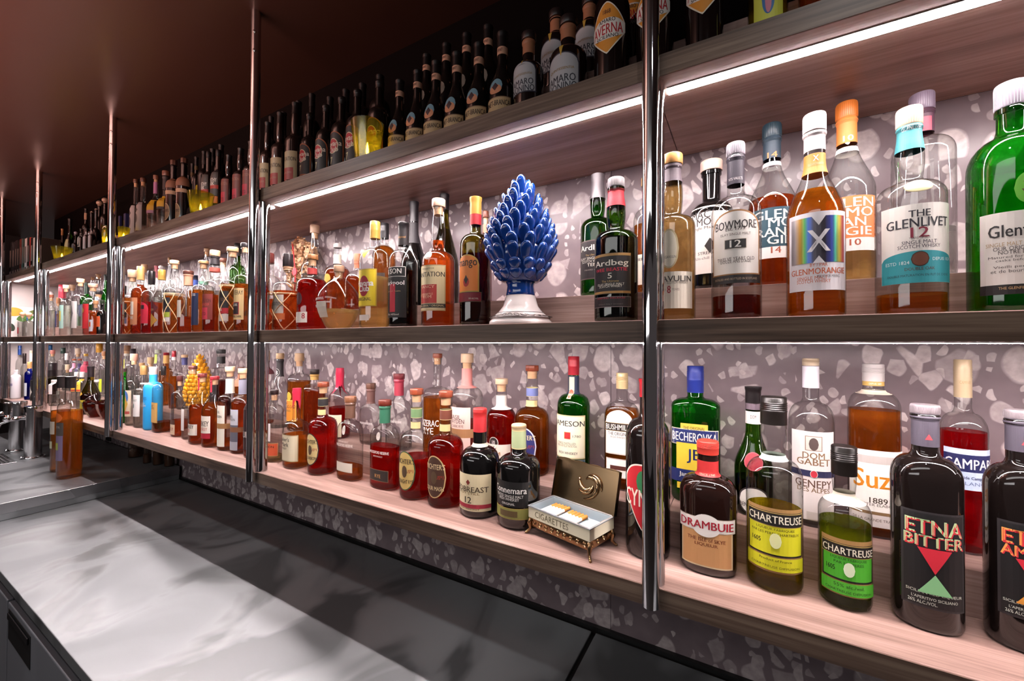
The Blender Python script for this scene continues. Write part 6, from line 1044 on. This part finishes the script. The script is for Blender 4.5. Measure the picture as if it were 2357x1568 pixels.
(-1.8057,0.84,0.495,0.2661,0.0252,('b',0.58,0.68,0.4),2,1,0,'darkbrown',None,('foil','1a1414',0.2395),[('rect',0.0665,0.1632,1.1,'7a3a30',[('PLANTATION',0.1432,0.012,0.85,'a8705a',0)],None),('rect',0.0531,0.11,0.62,'c02c40',[('O.F.T.D.',0.081,0.0133,0.8,'3a1418',0)],None)],'dark top shelf rum with maroon label and crimson square,leftmost of three','crimson square dark rums'),
(-1.7162,0.84,0.495,0.2717,0.0265,('b',0.58,0.68,0.4),2,1,0,'darkbrown',None,('foil','1a1414',0.2455),[('rect',0.0589,0.1626,1.1,'7a3a30',[('PLANTATION',0.1432,0.0117,0.85,'a8705a',0)],None),('rect',0.0459,0.1056,0.62,'c02c40',[('O.F.T.D.',0.0745,0.013,0.8,'3a1418',0)],None)],'dark top shelf rum with maroon label and crimson square,middle of three','crimson square dark rums'),
(-1.6396,0.84,0.495,0.2791,0.0278,('b',0.58,0.68,0.4),2,1,0,'darkbrown',None,('foil','1a1414',0.2499),[('rect',0.0642,0.1622,1.1,'7a3a30',[('PLANTATION',0.1433,0.0114,0.85,'a8705a',0)],None),('rect',0.0516,0.1083,0.62,'c02c40',[('O.F.T.D.',0.0789,0.0126,0.8,'3a1418',0)],None)],'dark top shelf rum with maroon label,hidden by the second pole','crimson square dark rums'),
(-1.9841,0.845,0.495,0.3254,0.0249,('r',0.6,0.74,0.38),2,1,0,'dark',None,('screw','181416',0.2956),[('rect',0.1428,0.2204,1.1,'4a4440',[('WORTHY',0.1781,0.0155,0.85,'f2ece4',0),('PARK',0.1622,0.0155,0.55,'f2ece4',0)],None),('rect',0.141,0.1569,1.15,'a83024',[],None),('rect',0.111,0.141,1.1,'3a3634',[],None),('rect',0.0793,0.1092,1.1,'c8702c',[],None)],'dark rum with white lettered label above orange foot,behind second candle glass','black-and-white labelled rums'),
(-1.9012,0.845,0.495,0.3129,0.0263,('r',0.6,0.74,0.38),2,1,0,'dark',None,('screw','181416',0.2835),[('rect',0.1443,0.2201,1.1,'4a4440',[('WORTHY',0.1788,0.0152,0.85,'f2ece4',0),('PARK',0.1633,0.0151,0.55,'f2ece4',0)],None),('rect',0.1426,0.1581,1.15,'a83024',[],None),('rect',0.1134,0.1426,1.1,'3a3634',[],None),('rect',0.0824,0.1116,1.1,'c8702c',[],None)],'dark rum with white lettered label above orange foot,right of second candle glass','black-and-white labelled rums'),
(-2.7729,0.85,0.495,0.3675,0.023,('r',0.52,0.66,0.38),2,1,0,'clear',('clear',0.2294),('cork','6a4434',0.3476),[('rect',0.0751,0.2251,1.1,'c0b8b8',[],None),('kite',0.1685,0.199,0.4,'4a484c',[],None),('oval',0.1164,0.1642,0.35,'5a585c',[],None)],'clear bottle with tall white ornate label,left of a twin,top shelf','white ornate label bottles'),
(-2.6149,0.83,0.495,0.3349,0.0264,('r',0.52,0.66,0.38),2,1,0,'clear',('clear',0.1957),('cork','6a4434',0.3153),[('rect',0.0652,0.2082,1.1,'c0b8b8',[],None),('kite',0.1543,0.1833,0.4,'4a484c',[],None),('oval',0.1045,0.1501,0.35,'5a585c',[],None)],'clear bottle with tall white ornate label,right of its twin,top shelf','white ornate label bottles'),
(-2.4943,0.84,0.495,0.3271,0.0334,('s',0.5,0.7,0.28),2,1,0,'clear',('clear',0.1364),('cork','8a5a44',0.3071),[('rect',0.236,0.2929,1.8,'b87aa8',[],None),('rect',0.1464,0.2009,1.0,'d8a820',[('MEZCAL',0.1827,0.0097,0.4,'3a2a14',0)],None),('rect',0.1331,0.1476,1.0,'b08098',[],None)],'bottle with purple neck and yellow label on the top shelf',None),
(-2.3951,0.845,0.495,0.3284,0.0338,('r',0.5,0.62,0.4),2,1,0,'clear',('clear',0.1218),('cork','7a4a38',0.3047),[('rect',0.2372,0.3047,1.9,'2a2022',[],None),('rect',0.1486,0.2045,1.0,'d8a820',[('MEZCAL SOL',0.1856,0.0142,0.85,'3a2a14',0)],None),('rect',0.1384,0.1494,1.0,'201c1c',[],None)],'stout bottle with broad yellow label on the top shelf',None),
(-2.3307,0.85,0.495,0.3678,0.0292,('r',0.655,0.765,0.4),2,1,0,'black',None,('octcork','5a3a2c',0.3447),[('rect',0.2306,0.2773,1.9,'8a6048',[],None),('rect',0.1995,0.217,1.5,'c8a888',[],None),('oval',0.079,0.1587,0.78,'8a7050',[("MICHTER'S",0.1237,0.0132,0.85,'2a1c14',0)],'c8b088')],'black round-shouldered bottle with oval tan seal,left of a twin,top shelf','oval seal black bottles'),
(-2.2234,0.85,0.495,0.3533,0.0293,('r',0.655,0.765,0.4),2,1,0,'black',None,('octcork','5a3a2c',0.3307),[('rect',0.2196,0.2649,1.9,'8a6048',[],None),('rect',0.1893,0.2063,1.5,'c8a888',[],None),('oval',0.0629,0.1402,0.78,'8a7050',[("MICHTER'S",0.1063,0.0128,0.85,'2a1c14',0)],'c8b088')],'black round-shouldered bottle with oval tan seal,left of the second candle glass','oval seal black bottles'),
(-2.3823,0.945,0.635,0.2601,0.0194,('r',0.58,0.72,0.38),2,1,0,'black',None,('foil','181314',0.2156),[('rect',0.1948,0.2156,2.9,'5a4a28',[],None)],'dark bottle in the raised back row left of the second pole,first from left','dark back row bottles left of the second pole'),
(-2.3424,0.945,0.635,0.2846,0.0198,('r',0.58,0.72,0.38),2,1,0,'black',None,('foil','181314',0.2404),[('rect',0.2199,0.2404,2.9,'5a4a28',[],None)],'dark bottle in the raised back row left of the second pole,second from left','dark back row bottles left of the second pole'),
(-2.2635,0.945,0.635,0.2935,0.0249,('r',0.58,0.72,0.38),2,1,0,'black',None,('foil','181314',0.25),[('rect',0.2299,0.25,2.9,'221c1c',[],None)],'dark bottle in the raised back row left of the second pole,third from left','dark back row bottles left of the second pole'),
(-2.181,0.945,0.635,0.2855,0.0265,('r',0.58,0.72,0.38),2,1,0,'black',None,('foil','181314',0.2427),[('rect',0.223,0.2427,2.9,'221c1c',[],None)],'dark bottle in the raised back row left of the second pole,fourth from left','dark back row bottles left of the second pole'),
(-2.1037,0.945,0.635,0.2864,0.0268,('r',0.58,0.72,0.38),2,1,0,'black',None,('foil','181314',0.2443),[('rect',0.225,0.2443,2.9,'221c1c',[],None)],'dark bottle in the raised back row left of the second pole,fifth from left','dark back row bottles left of the second pole'),
(-2.4201,0.945,0.635,0.2099,0.0177,('r',0.6,0.74,0.38),2,1,0,'dark',None,('foil','181314',0.1827),[('rect',0.1007,0.1463,1,'c8b020',[],None)],'dark bottle with yellow label,left of a twin behind the second candle glass','yellow label dark bottles'),
(-2.3055,0.945,0.635,0.202,0.0163,('r',0.6,0.74,0.38),2,1,0,'dark',None,('foil','181314',0.1752),[('rect',0.0907,0.1354,1,'c8b020',[],None)],'dark bottle with yellow label,right of its twin behind the second candle glass','yellow label dark bottles'),
(-4.047,0.86,0.495,0.2878,0.0159,('r',0.5,0.62,0.4),2,1,0,'dark',None,('foil','a8743c',0.2434),[],'small dark bottle with gold foil neck on the top shelf,left part',None),
(-3.9232,0.8679,0.495,0.3396,0.024,('s',0.45,0.74,0.4),2,1,0,'dgreen',None,('foil','1a1818',0.2949),[('rect',0.1272,0.1985,1.0,'b8b07c',[],None)],'dark green bottle with pale label behind the small candle glass',None),
(-3.7024,0.845,0.495,0.2188,0.0187,('r',0.55,0.7,0.36),2,1,0,'black',None,('ball','b0a0b0',0.2004),[('rect',0.0841,0.1645,0.9,'2a2422',[],None)],'black bottle with pale dot stopper beside the small candle glass',None),
(-3.6196,0.85,0.495,0.2255,0.015,('r',0.72,0.8,0.4),2,1,0,'dark',None,('lid','1c1818',0.216),[('rect',0.1098,0.1955,1.0,'2a2624',[],'c8c0bc'),('oval',0.1224,0.1809,0.5,'c8c0bc',[],None)],'dark jar-like bottle with white script label,top shelf',None),
(-3.4984,0.845,0.495,0.2114,0.0157,('r',0.72,0.82,0.36),2,1,0,'dark',None,('screw','221c1c',0.1979),[('arch',0.0822,0.1901,0.95,'b8aeb0',[],None)],'dark bottle with arched white label,left of a twin on the top shelf','arched white label bottles'),
(-3.4075,0.845,0.495,0.2034,0.0155,('r',0.72,0.82,0.36),2,1,0,'dark',None,('screw','221c1c',0.1902),[('arch',0.0797,0.1856,0.95,'b8aeb0',[],None)],'dark bottle with arched white label,right of its twin on the top shelf','arched white label bottles'),
(-3.9324,0.945,0.635,0.2919,0.0197,('r',0.5,0.66,0.42),2,1,0,'dark',None,('foil','1c1818',0.2617),[('rect',0.2159,0.2617,1.9,'b8987c',[],None)],'dark bottle with cream neck wrap,back row of the top shelf',None),
(-3.526,0.8725,0.495,0.3282,0.0189,('r',0.5,0.66,0.36),2,1,0,'dark',None,('ball','a08a78',0.3203),[],'dark flask with faceted ball stopper,first from left of four,top shelf','ball stopper flasks on the top shelf'),
(-3.4403,0.8715,0.495,0.3303,0.0199,('r',0.5,0.66,0.36),2,1,0,'dark',None,('ball','a08a78',0.3239),[],'dark flask with faceted ball stopper,second from left of four,top shelf','ball stopper flasks on the top shelf'),
(-3.6739,0.945,0.635,0.3032,0.0226,('r',0.5,0.66,0.36),2,1,0,'dark',None,('ball','a08a78',0.2683),[],'dark flask with faceted ball stopper,third from left of four,top shelf','ball stopper flasks on the top shelf'),
(-3.5723,0.945,0.635,0.304,0.0235,('r',0.5,0.66,0.36),2,1,0,'dark',None,('ball','a08a78',0.2695),[],'dark flask with faceted ball stopper,fourth from left of four,top shelf','ball stopper flasks on the top shelf'),
(-3.1432,0.6735,-0.672,0.4979,0.0371,('r',0.69,0.77,0.42),2,1,0,'clear',('orange',0.3192),('foil','241c1c',0.4365),[('rect',0.1979,0.2638,0.75,'c8c4b4',[],None),('rect',0.1242,0.161,0.45,'c8d0b0',[],None)],'amber bottle with black capsule on the steel counter,behind a twin','amber bottles on the steel step'),
(-2.9507,0.6646,-0.672,0.5051,0.0459,('r',0.69,0.77,0.42),2,1,0,'clear',('orange',0.3352),('foil','241c1c',0.4469),[('rect',0.2152,0.2801,0.85,'4a4440',[('GRAPPA',0.2576,0.013,0.6,'a8a098',0)],None),('rect',0.0929,0.2152,0.82,'7a6a8c',[],None),('oval',0.2801,0.3276,0.75,'d86a24',[],None),('rect',0.1453,0.1802,0.35,'a8b84a',[],None)],'large amber bottle with black capsule and grey label,front on the steel counter','amber bottles on the steel step'),
(-3.1138,0.8009,-0.405,0.2042,0.055,('f',0.36,0.62,0.17),2,1,0,'clear',('dark',0.0866),('lid','f0e4e0',0.1922),[('rect',0.0107,0.0324,0.5,'c8b8a0',[],None)],'bulbous decanter of dark red spirit with clear stopper,left of third pole',None),
(-2.9818,0.8156,-0.405,0.2243,0.0507,('f',0.36,0.62,0.17),2,1,0,'clear',('dark',0.0995),('lid','f0e4e0',0.2092),[('rect',0.0094,0.0836,0.4,'c8b0a8',[],None)],'bulbous decanter of dark red spirit with a tall label,behind the third pole',None),
(-3.2806,0.8192,-0.405,0.273,0.042,('s',0.38,0.74,0.34),2,1,0,'olive',('dark',0.1166),('foil','2a2024',0.211),[('rect',0.0313,0.0825,0.8,'c8b830',[],None),('kite',0.1052,0.128,0.4,'d8a83c',[],None)],'olive green burgundy-shaped bottle with dark capsule and yellow label',None),
(-3.8975,0.8041,-0.405,0.1676,0.0256,('r',0.8,0.88,0.5),2,1,0,'clear',('clear',0.071),('lid','e8e0dc',0.1539),[('rect',0.0761,0.1548,1.0,'e8e0dc',[],None),('rect',0.0774,0.0903,0.2,'d86a5c',[],None)],'squat clear jar bottle with white label beside the amber bottles',None),
(-4.0878,0.8259,-0.405,0.2712,0.0313,('r',0.62,0.72,0.44),2,1,0,'olive',('dark',0.1444),('screw','1c1618',0.1825),[],'round-shouldered dark bottle with black cap,right of fourth pole',None),
(-3.9259,0.8419,-0.405,0.1628,0.0209,('r',0.6,0.75,0.4),2,1,0,'clear',('clear',0.0853),('screw','6a3a30',0.1435),[('rect',0.0067,0.0919,0.9,'dcd8d0',[],None)],'clear bottle with white label mostly behind the amber bottles',None),
(-4.4565,0.7974,-0.405,0.2714,0.0242,('r',0.66,0.78,0.46),2,1,0,'blue',('blue',0.1923),('screw','d8a468',0.2238),[('rect',0.0286,0.1211,0.9,'d0d4dc',[],None)],'blue glass bottle with gold ridged cap,left of fourth pole',None),
(-4.3296,0.8039,-0.405,0.2202,0.0255,('r',0.7,0.82,0.42),2,1,0,'clear',('clear',0.1479),('screw','c88a5c',0.2031),[('rect',0.005,0.1444,1.05,'1c1a1c',[],None),('kite',0.0225,0.1061,0.7,'d0ccc4',[],None)],'bottle with black and white angular label and tan cap,beside fourth pole',None),
(-4.73,0.8538,-0.405,0.3489,0.0201,('r',0.6,0.76,0.44),2,1,0,'clear',('clear',0.158),('screw','ecd8bc',0.3283),[('rect',0.2506,0.3283,1.9,'e8e0dc',[],None)],'clear bottle with cream cap and white neck,left of fourth pole',None),
(-4.8,0.8078,-0.405,0.3869,0.0195,('r',0.6,0.76,0.46),2,1,0,'clear',('clear',0.1629),('screw','3a66c0',0.316),[('rect',0.3602,0.3678,2.9,'f0e8e8',[],None)],'clear bottle with bright blue cap in the left end bay',None),
(-4.7583,0.8253,-0.405,0.3279,0.0192,('r',0.6,0.76,0.46),2,1,0,'clear',('clear',0.1619),('screw','2a1c1a',0.2492),[],'clear bottle with black cap in the left end bay',None),
(-4.618,0.7612,-0.405,0.2091,0.0258,('r',0.74,0.86,0.4),2,1,0,'frost',None,('lid','f0e8e8',0.1913),[('rect',0.0942,0.1123,0.8,'9a90b0',[],None)],'frosted white bottle in the left end bay',None),
(-4.8,0.965,-0.334,0.3213,0.0255,('r',0.6,0.76,0.42),2,1,0,'clear',('clear',0.1183),('screw','1e6aa8',0.2793),[],'clear bottle with teal blue cap,right of fourth pole',None),
(-4.6107,0.94,-0.334,0.2824,0.0264,('r',0.6,0.76,0.42),2,1,0,'clear',('clear',0.1302),('cork','e08a7c',0.2534),[],'clear bottle with pink stopper,back row of lower shelf',None),
(-4.4753,0.965,-0.334,0.3001,0.0314,('r',0.6,0.76,0.42),2,1,0,'clear',('clear',0.1338),('screw','1e3c32',0.2572),[],'clear bottle with dark green cap,behind the amber bottles',None),
(-4.2134,0.9281,-0.334,0.2626,0.0247,('r',0.6,0.76,0.42),2,1,0,'clear',('clear',0.144),('screw','f0e4e0',0.2148),[],'clear bottle with white ribbed cap,behind the amber bottles',None),
(-4.2096,0.9819,-0.334,0.2982,0.0284,('r',0.6,0.76,0.42),2,1,0,'clear',('clear',0.1423),('cork','e8ccb0',0.2571),[],'tall clear bottle with cream cap,back row of lower shelf',None),
(-4.06,0.93,-0.334,0.2264,0.0237,('r',0.6,0.76,0.42),2,1,0,'clear',('clear',0.1494),('lid','a8583a',0.2148),[('rect',0.1369,0.1978,1.9,'d890a8',[],None)],'bottle with brown lid and pink neck label,left of the navy necked one',None),
(-4.0093,0.945,-0.334,0.2271,0.0237,('r',0.6,0.76,0.42),2,1,0,'clear',('clear',0.1504),('lid','a8583a',0.2155),[('rect',0.14,0.1951,1.9,'3a2c58',[],None)],'bottle with brown lid and navy neck label',None),
(-3.9475,0.96,-0.334,0.263,0.0256,('r',0.6,0.76,0.42),2,1,0,'clear',('clear',0.1518),('screw','d8a848',0.246),[('rect',0.1347,0.21,1.9,'b03c54',[],None)],'bottle with gold cap and crimson neck label',None),
(-3.7121,0.965,-0.334,0.3337,0.038,('r',0.6,0.76,0.42),2,1,0,'clear',('clear',0.16),('screw','d89a2c',0.2744),[('rect',0.0946,0.1796,0.8,'d8b890',[],None)],'broad clear bottle with amber yellow cap,left of third pole',None),
(-3.5282,0.94,-0.334,0.2851,0.0232,('r',0.6,0.76,0.42),2,1,0,'clear',('clear',0.167),('cork','b07850',0.2549),[('rect',0.0287,0.1104,0.9,'c0d030',[],None)],'clear bottle with lime yellow label,beside third pole',None),
(-4.1605,0.92,-0.334,0.1844,0.0238,('r',0.6,0.76,0.42),2,1,0,'clear',('clear',0.1359),('cork','e0c8a8',0.1459),[],'short clear bottle with cream ribbed stopper,behind the amber pair',None),
(-4.7021,0.935,-0.334,0.1186,0.0266,('r',0.6,0.76,0.42),2,1,0,'clear',('clear',0.0858),('lid','d8ccc4',0.0958),[],'small clear bottle with white lid right of fourth pole',None),
(-3.6623,0.8501,-0.405,0.2245,0.0236,('r',0.66,0.8,0.44),2,1,0,'clear',('clear',0.1094),('screw','efe6e2',0.1923),[('rect',0.1031,0.1803,1.05,'e0b83c',[('POL',0.1506,0.0215,0.6,'6a4a20',0)],None),('rect',0.1056,0.1158,1.05,'b83a2c',[],None)],'clear bottle with white cap and yellow label,left of its twin','yellow label clear bottles'),
(-3.5554,0.8491,-0.405,0.2285,0.0246,('r',0.66,0.8,0.44),2,1,0,'clear',('clear',0.1156),('screw','efe6e2',0.1967),[('rect',0.1094,0.185,1.05,'e0b83c',[('POL',0.1559,0.0211,0.6,'6a4a20',0)],None),('rect',0.1119,0.1218,1.05,'b83a2c',[],None)],'clear bottle with white cap and yellow label,right of its twin','yellow label clear bottles')]
for b_ in BOTTLES: bottle(b_)
